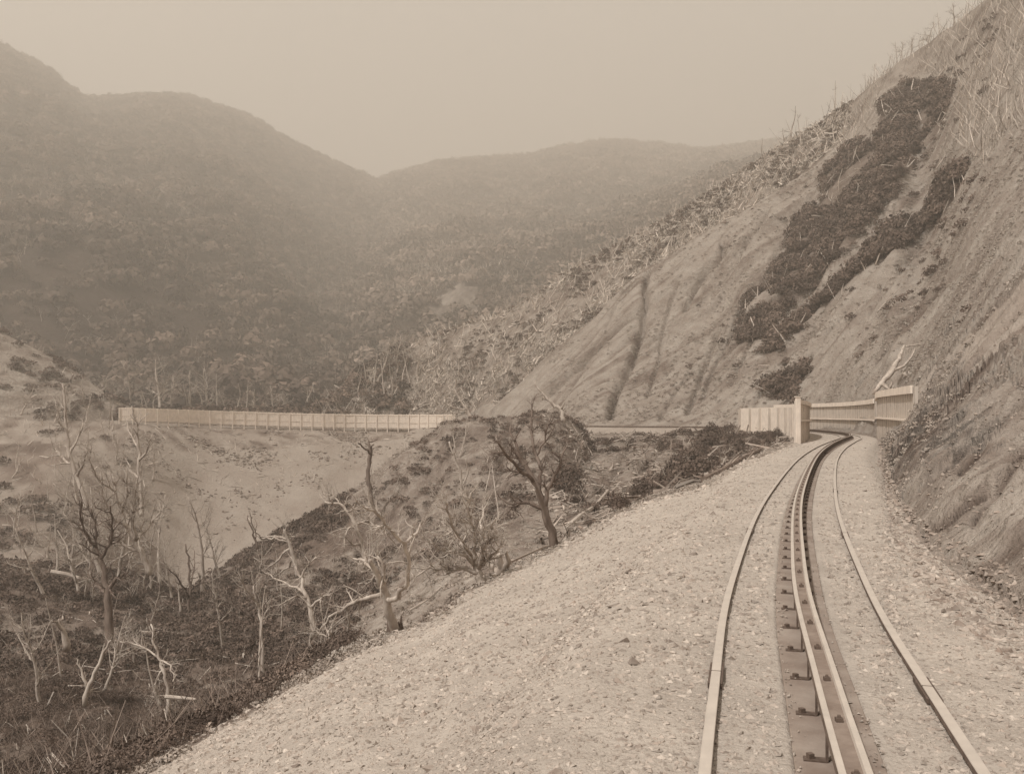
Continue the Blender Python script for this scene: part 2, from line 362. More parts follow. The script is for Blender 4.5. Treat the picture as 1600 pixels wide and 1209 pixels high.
# scree rills run straight down the slope
ZZ = ZZ + lf * bandamp([0, 0, 0, 0, 0, .3, .02, 0, 0, 0, 0, 0, 0, 0, 0, 0, 0]) * fbm((XX + .1 * YY) / 2.5, YY / 25, 3)
hb = bandamp([0] * 12 + [.0, 9, 26, 2, 2]); hb2 = bandamp([0] * 12 + [0, 1.5, 4, 3.0, 2])
hx = XX * .8 + YY * .2
ZZ = ZZ + hb * fbm((XX + 30 * fbm(XX / 120, YY / 120, 2)) / 62, YY / 150, 4) + hb2 * fbm(XX / 14, YY / 14, 3)
# bench: bed of the line is level, shoulder slopes away
bench = bandamp([1, .2] + [0] * 15)
ZZ = ZZ + bandamp([1, .6] + [0] * 15) * (.05 * fbm(XX / .9, YY / .9, 3) + .018 * fbm(XX / .16, YY / .16, 3)) * sstep(.6, 1.6, TD)
wf = 1 - sstep(1.15, 2.3, TD); wf = np.where(srow[:, None] < 9.2, wf, 0)
ZZ = ZZ * (1 - wf) + (TZ - .036) * wf
ZZ = ZZ + np.where(TD < 2.4, .012 * fbm(XX / .11, YY / .11, 3), 0) * sstep(.24, .34, TD) - .03 * (1 - sstep(.16, .21, TD)) * (srow[:, None] < 9.2)
# drain between line and cutting
ZZ = ZZ - .10 * np.exp(-((TD - 1.75) / .28) ** 2) * (TSD > 0) * (srow[:, None] < 1.3) * (CX > 1200)
PY = HY - (ZZ - EH) * F / DD
def pxdist(poly, rows):
    x = CX[rows]; y = PY[rows]; d = np.full(x.shape, 1e9); L = 0; tpos = np.zeros(x.shape)
    for (x1, y1), (x2, y2) in zip(poly[:-1], poly[1:]):
        l2 = (x2 - x1) ** 2 + (y2 - y1) ** 2
        t = np.clip(((x - x1) * (x2 - x1) + (y - y1) * (y2 - y1)) / l2, 0, 1)
        dd = np.hypot(x - x1 - t * (x2 - x1), y - y1 - t * (y2 - y1)); d = np.minimum(d, dd)
    return d
gully = np.zeros_like(ZZ)
def carve(poly, w, dep, s0, s1, mark=1.0):
    rows = slice(np.searchsorted(srow, s0), np.searchsorted(srow, s1))
    poly = [poly[0]] + [((a[0] + b[0]) / 2 + rs.normal() * 2.5, (a[1] + b[1]) / 2 + rs.normal() * 2.5) if k else b for a, b in zip(poly[:-1], poly[1:]) for k in (1, 0)]
    d = pxdist(poly, rows) * DD[rows] / F * (1 + .5 * fbm(XX[rows] / 1.5, YY[rows] / 1.5, 2))
    w = w * (.36 if s0 > 6 else .45); dep = dep * (1.7 if s0 > 6 else 1); g = np.exp(-(d / w) ** 1.2)
    ZZ[rows] -= .8 * dep * g * (.75 + .5 * vnoise(XX[rows] / 3, YY[rows] / 3)); gully[rows] = np.maximum(gully[rows], g * mark)
for poly, w, dep in [([(1012,425),(1010,470),(1004,507),(980,578),(953,644)], 1.1, 2.0), ([(1128,375),(1123,402),(1093,437),(1070,480)], .9, 1.6),
        ([(1120,520),(1100,570),(1074,640)], .8, 1.1), ([(1180,440),(1150,490),(1120,560),(1098,620)], .6, .8), ([(1250,360),(1200,430),(1160,480),(1140,520)], .8, 1.0),
        ([(1230,560),(1195,600),(1160,650)], .6, .8), ([(1060,440),(1040,500),(1030,560),(1010,620)], .5, .6), ([(960,480),(930,540),(890,610),(870,640)], .5, .5),
        ([(1200,330),(1170,370),(1150,400)], .7, .9), ([(1330,470),(1290,520),(1262,560),(1235,600)], .6, .7), ([(1440,380),(1380,450),(1330,520),(1290,570)], .6, .5),
        ([(1400,320),(1350,385),(1300,432),(1250,480)], 1.2, 1.0), ([(1225,450),(1180,520),(1140,600)], .5, .6), ([(1300,250),(1270,300),(1240,360),(1210,400)], .8, .9),
        ([(1085,560),(1050,620),(1030,655)], .4, .5), ([(1500,420),(1440,480),(1390,540),(1340,600)], .4, .35), ([(1540,440),(1500,500),(1450,560)], .35, .3)]:
    carve(poly, w, dep, 6.15, 8.95, .7)
for poly, w, dep in [([(1512,600),(1470,640),(1425,680),(1395,720)], .35, .35), ([(1512,640),(1470,672),(1430,705),(1400,745)], .2, .22), ([(1530,680),(1490,715),(1450,745),(1412,775)], .16, .18),
        ([(1540,760),(1500,790),(1470,815),(1440,830)], .12, .15), ([(1540,560),(1490,610),(1440,650)], .3, .25), ([(1600,700),(1560,760),(1520,810)], .12, .15), ([(1600,620),(1540,680),(1500,730)], .15, .15)]:
    carve(poly, w, dep, 1.15, 6.2, .8)
for poly, w, dep in [([(930,690),(905,720),(890,760)], .8, .9), ([(985,690),(960,740),(930,790)], .7, .8), ([(1050,685),(1010,720),(980,760)], .8, .8), ([(1120,690),(1080,720),(1050,750)], .7, .7),
        ([(705,690),(690,740),(660,800)], .8, .9), ([(800,660),(780,720),(770,800)], .8, .9), ([(620,760),(590,820),(560,860)], .9, .8)]:
    carve(poly, w, dep, 1.5, 4.9, .6)
PY = HY - (ZZ - EH) * F / DD

def hit(px, py, smin=0.3, smax=16):
    """first ground point seen at photo pixel px,py"""
    c = int(np.clip(np.searchsorted(cols, px), 1, NC - 1)); f = (px - cols[c - 1]) / (cols[c] - cols[c - 1])
    r0 = np.searchsorted(srow, smin); r1 = np.searchsorted(srow, smax)
    pyc = PY[r0:r1, c - 1] * (1 - f) + PY[r0:r1, c] * f
    dc = DD[r0:r1, c - 1] * (1 - f) + DD[r0:r1, c] * f
    j = np.nonzero(pyc <= py)[0]
    j = j[0] if len(j) else len(pyc) - 1
    if j == 0: D = dc[0]
    else:
        g = (pyc[j - 1] - py) / (pyc[j - 1] - pyc[j] + 1e-9); D = dc[j - 1] + np.clip(g, 0, 1) * (dc[j] - dc[j - 1])
    z = EH + (HY - pyc[j]) / F * D if j == 0 else EH + (HY - py) / F * D
    if not (len(np.nonzero(pyc <= py)[0])): z = EH + (HY - pyc[j]) / F * D
    return np.array([(px - 800) / F * D, D, z])

def ground_z(X, Y, smin=0, smax=16):
    px = 800 + F * X / Y
    c = int(np.clip(np.searchsorted(cols, px), 1, NC - 1)); f = (px - cols[c - 1]) / (cols[c] - cols[c - 1])
    d = DD[:, c - 1] * (1 - f) + DD[:, c] * f; z = ZZ[:, c - 1] * (1 - f) + ZZ[:, c] * f
    return float(np.interp(Y, d, z))

def inpoly(x, y, poly):
    x = np.asarray(x, float); y = np.asarray(y, float); r = np.zeros(x.shape, bool); n = len(poly)
    for i in range(n):
        x1, y1 = poly[i]; x2, y2 = poly[(i + 1) % n]
        if y1 == y2: continue
        c = ((y1 > y) != (y2 > y)) & (x < (x2 - x1) * (y - y1) / (y2 - y1) + x1)
        r ^= c
    return r

# where low scrub, slips and bare ground lie
SHRUB_A = [(1150,540),(1160,500),(1195,455),(1225,425),(1240,370),(1290,330),(1280,290),(1330,235),(1372,215),(1375,170),(1410,130),(1460,115),(1490,150),(1480,200),(1440,240),(1420,280),(1380,320),(1340,370),(1320,400),(1290,420),(1260,440),(1225,470),(1195,515),(1190,540)]
SHRUB_B = [(1192,562),(1215,530),(1240,500),(1290,470),(1330,430),(1370,380),(1400,350),(1440,310),(1470,270),(1500,250),(1512,285),(1480,330),(1430,360),(1385,410),(1335,440),(1310,470),(1260,505),(1225,545),(1205,575)]
SHRUB_C = [(1205,628),(1195,615),(1225,585),(1250,575),(1262,590),(1240,615),(1235,628)]
BR_SPUR = [(285,925),(340,885),(400,850),(440,815),(500,790),(560,765),(600,725),(640,690),(690,660),(740,640),(800,625),(860,615),(890,640),(880,720),(850,760),(850,800),(790,840),(720,870),(650,880),(600,930),(550,960),(545,1032),(470,1080),(390,1130),(200,1250),(-60,1300),(-60,860),(80,870),(160,890),(240,905)]
SLIPS = [[(560,1010),(600,950),(640,925),(700,890),(745,900),(700,940),(640,985)], [(500,880),(500,850),(560,810),(600,800),(590,850),(540,870)]]
LEFTBANK = [(-60,700),(60,690),(110,700),(125,790),(235,840),(285,925),(150,905),(-60,880)]
brushm = inpoly(CX, PY, BR_SPUR) & (SR > 1) & (SR < 4.6)
slipm = np.zeros_like(brushm)
for sp in SLIPS: slipm |= inpoly(CX, PY, sp) & (SR > 1) & (SR < 4.3)
nz = fbm(XX / 3, YY / 3, 3)
brush = np.where(brushm, .95 - .85 * sstep(520, 640, CX) + 1.3 * nz, 0) * (SR < 4.6)
logfield = (CX > 860) & (CX < 1236) & (SR > 1.2) & (SR < 5.2)
brush = np.where(logfield, .25 + .9 * fbm(XX / 2.2, YY / 2.2, 3), brush)
for pl in (SHRUB_A, SHRUB_B, SHRUB_C): brush = np.where(inpoly(CX + 26 * fbm(XX / 9, YY / 9, 4), PY + 26 * fbm(XX / 8 + 50, YY / 8, 4), pl) & (SR > 6) & (SR < 11), .85, brush)
brush = np.where((CX < 225) & (SR > 4.6) & (SR < 6.2), .35 * (1 - sstep(140, 225, CX)) + 1.1 * fbm(XX / 2.2, YY / 2.2, 4), brush)
brush = np.where(inpoly(CX, PY, LEFTBANK) & (SR > 4.6) & (SR < 6), .7 + nz, brush)
lefttop = (CX < 215) & (SR > 6.3) & (SR < 10)
brush = np.where(lefttop, .12 + .9 * fbm(XX / 1.3, YY / 1.3, 4), brush)
logged = (SR > 9.9) & (SR < 12) & (CX > 480)
brush = np.where(logged, .32 + .9 * fbm(XX / 4, YY / 4, 3), brush)
brush = np.where((SR > 8.97) & (SR < 9.95) & (CX > 780) & (CX < 1290), .9, brush)       # darker strip along the fold between slope and spur
brush = np.where((CX > 1380) & (SR > 1.2) & (SR < 6.3), (-.25 + .7 * gully + 1.6 * fbm((.33 * XX + .94 * YY) / .8, (XX * .94 - YY * .33) / 5, 4)) * (1 - sstep(5.2, 6.3, SR)), brush)  # darker streaks down the cutting face and along its carved rills
brush = np.where((SR < 12) & (SR > 10.9) & (CX <= 480), .8, brush)
# debris under the fence and rubble rows on the scree
brush = np.where((SR > 5.80) & (SR < 5.99) & (CX < 640) & (CX > 200), .25 + 1.2 * fbm(XX / 2.0, YY / 1.0, 3), brush)
brush = np.clip(brush, 0, 1)
slip = np.clip(np.where(slipm, .9 + nz * .5, 0), 0, 1)
slip = np.where((CX > 1380) & (SR > 1) & (SR < 6.1), .55, slip)
slip = np.where((SR > 12.5), np.clip(inpoly(CX + 16 * fbm(XX / 9, YY / 16, 4), PY + 16 * fbm(XX / 8 + 40, YY / 14, 4), [(668,502),(684,468),(706,452),(750,445),(758,505),(734,502),(727,481),(712,477),(696,502)]) * (.55 + .5 * nz), 0, 1), slip)
dark = np.clip(np.clip(fbm(XX / 7, YY / 7, 4) * 1.1 - .15, 0, .6) * (SR > 6) + np.clip(1.5 * fbm((cc + warp * .5) / 1.1, tt / 9, 4) - .05, 0, .8) + .4 * gully, 0, 1)  # patches and gully growth; the streaks paint in the shade of fine rills
brush = np.clip(brush + .5 * gully * (SR < 5), 0, 1)

def sheet(name, s0, s1, m, attrs):
    a = int(ROW0[s0]); b = int(ROW0[s1]) if s1 < 16 else NR - 1
    X = XX[a:b + 1]; n = b - a + 1
    V = np.stack([X, YY[a:b + 1], ZZ[a:b + 1]], -1).reshape(-1, 3)
    i = np.arange(n - 1)[:, None] * NC + np.arange(NC - 1)[None]
    Fc = np.stack([i, i + 1, i + 1 + NC, i + NC], -1).reshape(-1, 4)
    o = npmesh(name, V, Fc, m, smooth=True, attr={k: v[a:b + 1].ravel() for k, v in attrs.items()})
    o['kind'] = 'structure'
    return o
sheet('ground', 0, 1, M['ballast'], {})
sheet('gully_slope', 1, 5, M['gully'], {'brush': brush, 'slip': slip})
sheet('scree_slope', 5, 6, M['scree'], {'brush': brush})
sheet('hillside', 6, 12, M['slope'], {'brush': brush, 'dark': dark})
sheet('hills', 12, 16, M['hill'], {'slip': slip})

# ------------------------------------------------------------------ scatter helpers
def face_samples(n, mask, rng, wfun=None, normals=False):
    """area-weighted points on the terrain where mask (NR-1,NC-1) is true"""
    A = np.linalg.norm(np.cross(
        np.stack([XX[:-1, 1:] - XX[:-1, :-1], YY[:-1, 1:] - YY[:-1, :-1], ZZ[:-1, 1:] - ZZ[:-1, :-1]], -1),
        np.stack([XX[1:, :-1] - XX[:-1, :-1], YY[1:, :-1] - YY[:-1, :-1], ZZ[1:, :-1] - ZZ[:-1, :-1]], -1)), axis=-1)
    w = A * mask
    if wfun is not None: w = w * wfun[:-1, :-1]
    w = w.ravel(); c = np.cumsum(w); k = np.searchsorted(c, rng.rand(n) * c[-1]); r, q = np.divmod(k, NC - 1)
    u = rng.rand(n); v = rng.rand(n)
    out = []
    for G in (XX, YY, ZZ):
        out.append((G[r, q] * (1 - u) + G[r, q + 1] * u) * (1 - v) + (G[r + 1, q] * (1 - u) + G[r + 1, q + 1] * u) * v)
    if not normals: return np.stack(out, -1)
    e1 = np.stack([G[r, q + 1] - G[r, q] for G in (XX, YY, ZZ)], -1); e2 = np.stack([G[r + 1, q] - G[r, q] for G in (XX, YY, ZZ)], -1)
    nn = np.cross(e1, e2); nn /= np.linalg.norm(nn, axis=1, keepdims=True) + 1e-9; nn[nn[:, 2] < 0] *= -1
    return np.stack(out, -1), nn

def sticks(name, pts, nrm, L, Rr, m, rng, along=.6, lift=.25, stand=0.0, bias=None):
    """thin broken sticks lying about on (or leaning out of) the ground"""
    n = len(pts); t = rng.normal(size=(n, 3)); t -= nrm * (t * nrm).sum(1, keepdims=True)
    t /= np.linalg.norm(t, axis=1, keepdims=True)
    fall = -nrm * nrm[:, 2:3]; fall[:, 2] += 1; fall /= np.linalg.norm(fall, axis=1, keepdims=True) + 1e-9
    if bias is not None:
        fall = fall + np.array(bias)
    d = t * (1 - along) + fall * along * np.where(rng.rand(n, 1) < .9, 1, -1) + nrm * lift * rng.normal(size=(n, 1)) + np.array([0, 0, 1.0]) * stand
    d /= np.linalg.norm(d, axis=1, keepdims=True)
    u = np.cross(d, rng.normal(size=(n, 3))); u /= np.linalg.norm(u, axis=1, keepdims=True); v = np.cross(d, u)
    L = L[:, None]; Rr = Rr[:, None]; p = pts + nrm * Rr * 1.2
    a0 = p - d * L * (.5 if stand == 0 else .05); a1 = a0 + d * L; am = (a0 + a1) / 2 + u * L * .06 * rng.normal(size=(n, 1))
    V = np.zeros((n, 9, 3))
    for j, (c, f) in enumerate(((a0, 1.), (am, .8), (a1, .35))):
        for k in range(3):
            V[:, j * 3 + k] = c + (u * math.cos(k * 2.094) + v * math.sin(k * 2.094)) * Rr * f
    f = []
    for j in (0, 3):
        for k in range(3): f.append([j + k, j + (k + 1) % 3, j + 3 + (k + 1) % 3, j + 3 + k])
    f = np.array(f)
    return npmesh(name, V.reshape(-1, 3), (f[None] + 9 * np.arange(n)[:, None, None]).reshape(-1, 4), m, attr={'rnd': np.repeat(rng.rand(n), 9)})

def crowns(name, pts, rad, m, rng, ntri=60, leaf=.26, flat=.8, lift=.35, parent=None, col=None, nr=.45):
    """leafy mounds: many small leaf-clump triangles spread through each crown"""
    n = len(pts); rad = np.asarray(rad)[:, None]
    d = rng.normal(size=(n, ntri, 3)); d /= np.linalg.norm(d, axis=2, keepdims=True)
    d[:, :, 2] = np.abs(d[:, :, 2]) * 1.0 - .25
    lump = 1 + .28 * np.sin(d[:, :, 0] * 5 + rng.rand(n, 1) * 6) * np.cos(d[:, :, 1] * 4 + rng.rand(n, 1) * 6)
    rr = (rng.rand(n, ntri) ** .25) * lump * rad
    c = pts[:, None, :] + d * rr[:, :, None] * np.array([1, 1, flat]) + np.array([0, 0, 1]) * (rad * lift)[:, :, None]
    a = rng.normal(size=(n, ntri, 3)); nrm = d + nr * rng.normal(size=d.shape)
    nrm /= np.linalg.norm(nrm, axis=2, keepdims=True)
    u = np.cross(nrm, a); u /= np.linalg.norm(u, axis=2, keepdims=True) + 1e-9
    v = np.cross(nrm, u); L = (leaf * (.6 + .8 * rng.rand(n, ntri)) * rad)[:, :, None]
    V = np.stack([c + u * L, c - .5 * u * L + .8 * v * L, c - .5 * u * L - .8 * v * L], 2).reshape(-1, 3)
    Fc = np.arange(len(V)).reshape(-1, 3)
    rc = np.clip((rng.rand(n, 1) if col is None else col[:, None]) * .72 + .28 * rng.rand(n, ntri), 0, 1)
    return npmesh(name, V, Fc, m, parent=parent, attr={'rnd': np.repeat(rc.ravel(), 3)})

mC = .5 * (CX[:-1, :-1] + CX[1:, 1:]); mS = .5 * (SR[:-1, :-1] + SR[1:, 1:]); mP = .5 * (PY[:-1, :-1] + PY[1:, 1:])
rng = np.random.RandomState(11)

# ------------------------------------------------------------------ forest on the hills (reads as one mass)
lefthill = (mC < 600) & (mS > 12.6) & (mS < 15.3) & (mC > -420)
SCAR = [(670,500),(684,468),(706,452),(748,446),(756,502),(735,500),(728,480),(712,476),(696,500)]
SW1 = 16 * fbm(XX / 9, YY / 16, 4); SW2 = 16 * fbm(XX / 8 + 40, YY / 14, 4)
NOSC = inpoly(mC, mP, [(664,512),(680,462),(704,446),(754,440),(764,512)])
midhill = ~inpoly(mC + SW1[:-1, :-1], mP + SW2[:-1, :-1], SCAR) & (mC >= 560) & (mC < 1400) & (mS > 12.6) & (mS < 15.3)
pts = face_samples(15000, lefthill, rng)
cl = vnoise(pts[:, 0] / 22, pts[:, 1] / 22)
tag(crowns('forest', pts, 2.2 + 4.6 * rng.rand(len(pts)) ** 1.8, M['leaf'], rng, 84, .2, col=np.clip(.6 * cl + .9 * rng.rand(len(pts)) - .25, 0, 1), nr=.22, flat=.95),
    'dark bushy forest covering the steep left hill', 'forest', kind='stuff')
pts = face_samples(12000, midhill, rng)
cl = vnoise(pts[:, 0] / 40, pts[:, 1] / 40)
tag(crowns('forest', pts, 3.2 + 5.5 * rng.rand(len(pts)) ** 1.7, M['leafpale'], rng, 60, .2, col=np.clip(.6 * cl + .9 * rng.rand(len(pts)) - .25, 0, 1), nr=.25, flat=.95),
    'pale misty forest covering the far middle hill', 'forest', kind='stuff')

# ------------------------------------------------------------------ scrub bands
WX = 26 * fbm(XX / 9, YY / 9, 4)[:-1, :-1]; WY = 26 * fbm(XX / 8 + 50, YY / 8, 4)[:-1, :-1]
inA = inpoly(mC, mP, SHRUB_A) | inpoly(mC, mP, SHRUB_B) | inpoly(mC, mP, SHRUB_C)
for nm, pl, n, lab in (('scrub', SHRUB_A, 1900, 'dark dense scrub in a broad band up the right slope'),
                       ('scrub', SHRUB_B, 900, 'narrow strip of dark scrub below the broad band on the right slope'),
                       ('scrub', SHRUB_C, 60, 'small dark scrub patch just behind the board windbreak')):
    mk = inpoly(mC + WX, mP + WY, pl) & (mS > 6) & (mS < 11)
    pts = face_samples(n, mk, rng, 1.0 * (vnoise(XX / 4.5 + 31, YY / 4.5) > .2) + .08)
    keep = vnoise(pts[:, 0] / 3.0, pts[:, 1] / 3.0) > .2
    pts = pts[keep]
    sz = .6 + 1.0 * rng.rand(len(pts)) ** 1.3
    tag(crowns(nm, pts, sz * (1 if nm != 'x' else 1), M['scrub'], rng, 150, .13, flat=.8), lab, 'scrub', kind='stuff')
mk = (mS > 6.4) & (mS < 10.5) & (mC > 1000) & (mC < 1560)
pts = face_samples(330, mk, rng, np.clip(vnoise(XX / 9 + 7, YY / 9) * 3 - 1.5, .02, 1) * sstep(1020, 1250, CX))
tag(crowns('scrub', pts, .25 + .7 * rng.rand(len(pts)) ** 2, M['scrub'], rng, 110, .15, flat=.8), 'scattered single bushes over the bare right slope', 'scrub', kind='stuff')
# brush over the gully and the middle spur
mk = inpoly(mC, mP, BR_SPUR) & (mS > 1.06) & (mS < 4.6)
for sp in SLIPS: mk &= ~inpoly(mC, mP, sp)
for lo, hi, n_, nt_, lf, lab in ((0, 34, 3200, 330, .062, 'dark low undergrowth in the near gully below the shoulder'), (34, 200, 6500, 100, .14, 'dark low undergrowth over the far side of the gully and the middle spur')):
    pts = face_samples(n_, mk & (.5 * (DD[1:, 1:] + DD[:-1, :-1]) >= lo) & (.5 * (DD[1:, 1:] + DD[:-1, :-1]) < hi), rng, (np.clip(vnoise(XX / 3.2, YY / 3.2) * 2.6 - .8, 0, 1) + .28 * (CX < 560)) * np.where((CX > 540) & (PY < 860), .24, 1) / (8 + DD))
    tag(crowns('undergrowth', pts, (.15 + .45 * rng.rand(len(pts)) ** 1.8) * np.clip(pts[:, 1] / 45, .6, 1.15), M['scrub'], rng, nt_, lf, flat=.6), lab, 'undergrowth', kind='stuff')
mk = (mC > 880) & (mC < 1236) & (mS > 1.6) & (mS < 4.9)
pts = face_samples(330, mk, rng, np.clip(vnoise(XX / 3, YY / 3) * 3 - 1.3, 0, 1))
tag(crowns('undergrowth', pts, .25 + .4 * rng.rand(len(pts)), M['scrub'], rng, 80, .17, flat=.7),
    'sparse low bushes among the logs below the near line', 'undergrowth', kind='stuff')
mk = inpoly(mC, mP, LEFTBANK) & (mS > 4.3) & (mS < 6) | ((mC < 215) & (mS > 5.7) & (mS < 9.6))
pts = face_samples(1700, mk, rng, np.clip(vnoise(XX / 6, YY / 6) * 3 - 1.2, 0, 1))
tag(crowns('undergrowth', pts, .6 + .8 * rng.rand(len(pts)), M['scrub'], rng, 80, .17, flat=.7),
    'dark bushes on the bank left of the scree', 'undergrowth', kind='stuff')
# low cover on the logged spur and behind the far fence
mk = (mC > 480) & (mC < 1330) & (mS > 9.9) & (mS < 11.2)
pts = face_samples(2300, mk, rng, np.clip(vnoise(XX / 5, YY / 5) * 2.4 - .8, .04, 1))
tag(crowns('undergrowth', pts, .35 + .6 * rng.rand(len(pts)) ** 1.5, M['scrub'], rng, 60, .2, flat=.6),
    'low regrowth between the felled logs on the logged spur', 'undergrowth', kind='stuff')
mk = (mC < 640) & (mS > 9.6) & (mS < 13.0) & (mC > -300)
pts = face_samples(1900, mk, rng)
tag(crowns('forest', pts, .9 + 1.3 * rng.rand(len(pts)), M['leaf'], rng, 80, .2, flat=.9, lift=.6),
    'bushy edge of the forest right behind the long board fence', 'forest', kind='stuff')
# tussocks on the bare slopes
mk = (mS > 6.2) & (mS < 8.97) & (mC > 860) & (mC < 1700) & ~inA
pts = face_samples(14000, mk, rng, np.clip(vnoise(XX / 7, YY / 7) * 2.2 - .5, .12, 1) / (20 + DD))
tag(crowns('grass', pts, .07 + .2 * rng.rand(len(pts)) ** 2 * np.clip(pts[:, 1] / 90, .35, 1.2), M['grass'], rng, 26, .3, flat=.6),
    'dry grass tussocks dotted over the bare right hillside', 'grass', kind='stuff')
mk = (mS > 1.3) & (mS < 6.6) & (mC > 1385) & (mC < 1700)
pts = face_samples(1000, mk, rng, np.clip(vnoise(XX / 1.5, YY / 1.5) * 3 - 1.4, .02, 1) / (3 + DD) ** 1.3)
tag(crowns('grass', pts, (.02 + .04 * rng.rand(len(pts))) * np.clip(pts[:, 1] / 10, .8, 3.5), M['grass'], rng, 30, .25, flat=.5),
    'thin dry grass on the cutting right of the line', 'grass', kind='stuff')

mk = (mC > 560) & (mC < 1240) & (mS > 1.2) & (mS < 4.95)
pts = face_samples(5200, mk, rng, np.clip(vnoise(XX / 3 + 9, YY / 3) * 2 - .4, .08, 1) / (10 + DD))
tag(crowns('grass', pts, .06 + .2 * rng.rand(len(pts)) ** 2, M['grass'], rng, 30, .22, flat=.6), 'dry grass and weeds on the broken slope between the line and the spur', 'grass', kind='stuff')
# single bushes along the edge of the shoulder
BU = []
for k in range(3):
    a_ = np.array([[0, 0, 0.]] * 1); bo = crowns('bush', np.concatenate([a_, a_ + (.5, .1, -.1), a_ + (-.45, .2, -.12), a_ + (.1, -.4, -.1)]), np.array([.75, .55, .5, .45]), M['scrub'], np.random.RandomState(90 + k), 420, .085, flat=.85)
    COL.objects.unlink(bo); BU.append(bo)
BL = [(925,822,.5),(968,800,.6),(1003,776,.7),(1024,768,.8),(1046,760,1.),(1062,752,1.2),(1080,747,1.5),(1098,742,.9),(1060,736,.9),(1087,716,1.1),(1104,702,1.2),(1112,688,1.),(1098,690,.7),(1128,722,.8),(1150,706,.8),(1180,696,.6),(1200,688,.6),(1214,684,.5),(1160,684,.6),(1140,690,.8),(884,770,1.3),(890,745,1.2),(1035,705,.7),(985,700,.6)]
for i, (x, y, sc_) in enumerate(BL):
    p = hit(x, y, 1.02, 5.6); o = BU[i % 3].copy(); COL.objects.link(o); o.name = 'bush'; o.location = tuple(p + (0, 0, .1)); k_ = sc_ * (.5 + p[1] / 90)
    o.scale = (k_, k_, k_ * (.9 + .3 * (i % 3))); o.rotation_euler = (0, 0, i * 1.7); tag(o, 'x', 'bush', 'bushes below the shoulder edge')

# ------------------------------------------------------------------ broken sticks and slash
M['stick'] = mat('slash_wood', .56, var=.25, scale=.5, rand=.45)
def litter(n, mk, w, l0, l1, r0, r1, lab, nm='brushwood', **kw):
    p, q = face_samples(n, mk, rng, w, True)
    tag(sticks(nm, p, q, l0 + (l1 - l0) * rng.rand(n) ** 2, r0 + (r1 - r0) * rng.rand(n) ** 2, M['stick'], rng, **kw), lab, nm, kind='stuff')
litter(9500, (mC > 480) & (mC < 1330) & (mS > 9.9) & (mS < 11.1), np.clip(vnoise(XX / 6, YY / 6) * 2.2 - .5, .1, 1), .8, 4.6, .05, .17, 'tangle of felled sticks covering the logged spur', along=.55)
litter(1100, (mC > 480) & (mC < 1330) & (mS > 9.9) & (mS < 11.05), None, 1.0, 5.5, .05, .13, 'short broken stems standing upright over the logged spur', along=.05, stand=1.6)
M['stick2'] = M['stick']; M['stick'] = mat('weathered_slash', .34, var=.3, scale=.6, rand=.5)
litter(3200, (mC > 840) & (mC < 1240) & (mS > 1.2) & (mS < 5.2), np.clip(vnoise(XX / 2, YY / 2) * 2.4 - .6, .05, 1) / (10 + DD), .3, 2.2, .02, .09, 'splintered slash on the rough slope below the near line', along=.6, bias=(.5, .3, 0))
M['stick'] = M['stick2']
litter(2600, inpoly(mC, mP, BR_SPUR) & (mS > 1.3) & (mS < 4.6), 1 / (6 + DD), .3, 1.6, .008, .03, 'dead sticks among the gully undergrowth', along=.3, lift=.8)
litter(1700, (mC < 240) & (mS > 4.4) & (mS < 9.3) & (mC > -200), None, .8, 3.5, .03, .08, 'dead sticks strewn on the pale left bank', along=.4, lift=.6)
litter(1500, inpoly(mC, mP, [(1290,300),(1330,150),(1400,70),(1470,20),(1620,-80),(1640,160),(1540,260),(1490,230),(1500,130),(1400,110),(1330,240)]) & (mS > 8) & (mS < 11.05), None, .8, 4.5, .03, .07, 'thicket of bare sticks near the top of the right mountain', along=.1, stand=1.3)
litter(260, inA & (mS > 6) & (mS < 11), None, .8, 4.0, .05, .13, 'white broken branches sticking out of the dark scrub bands', along=.3, lift=.5, stand=.8)
litter(1500, ~NOSC & inpoly(mC, mP, [(600,480),(630,410),(700,375),(790,385),(850,430),(790,485),(700,460)]) & (mS > 12.8) & (mS < 15), None, 3, 9, .10, .22, 'thicket of pale dead trunks at the head of the valley', along=.1, stand=1.4)
M['stick2'] = M['stick']; M['stick'] = mat('brown_twig', .25, var=.3, scale=.6, rand=.6)
litter(15000, inpoly(mC, mP, BR_SPUR) & (mS > 1.06) & (mS < 4.6), 1 / (5 + DD) ** 1.3, .25, 1.1, .003, .012, 'brown twigs and fern stalks rising through the gully undergrowth', along=.2, lift=.5, stand=.9)
M['stick'] = M['stick2']
litter(500, (mC > 200) & (mC < 700) & (mS > 5.55) & (mS < 6), None, .4, 2.4, .03, .08, 'timber scraps on the scree just under the long fence', along=0.0, lift=.1)

# ------------------------------------------------------------------ gravel
def stones(name, pts, size, m, rng, flat=.55):
    n = len(pts)
    base = np.array([[1, 0, 0], [0, 1, 0], [-1, 0, 0], [0, -1, 0], [0, 0, 1], [0, 0, -1]], float)
    V = base[None] * (.55 + .9 * rng.rand(n, 6, 1)) + .25 * rng.normal(size=(n, 6, 3))
    V = V * np.array([1, .75, flat])
    a = rng.rand(n) * 6.28; c, s = np.cos(a), np.sin(a)
    x = V[..., 0] * c[:, None] - V[..., 1] * s[:, None]; y = V[..., 0] * s[:, None] + V[..., 1] * c[:, None]
    V = np.stack([x, y, V[..., 2]], -1) * size[:, None, None] + pts[:, None, :]
    f = np.array([[0, 1, 4], [1, 2, 4], [2, 3, 4], [3, 0, 4], [1, 0, 5], [2, 1, 5], [3, 2, 5], [0, 3, 5]])
    Fc = (f[None] + 6 * np.arange(n)[:, None, None]).reshape(-1, 3)
    return npmesh(name, V.reshape(-1, 3), Fc, m, attr={'rnd': np.repeat(rng.rand(n), 6)})
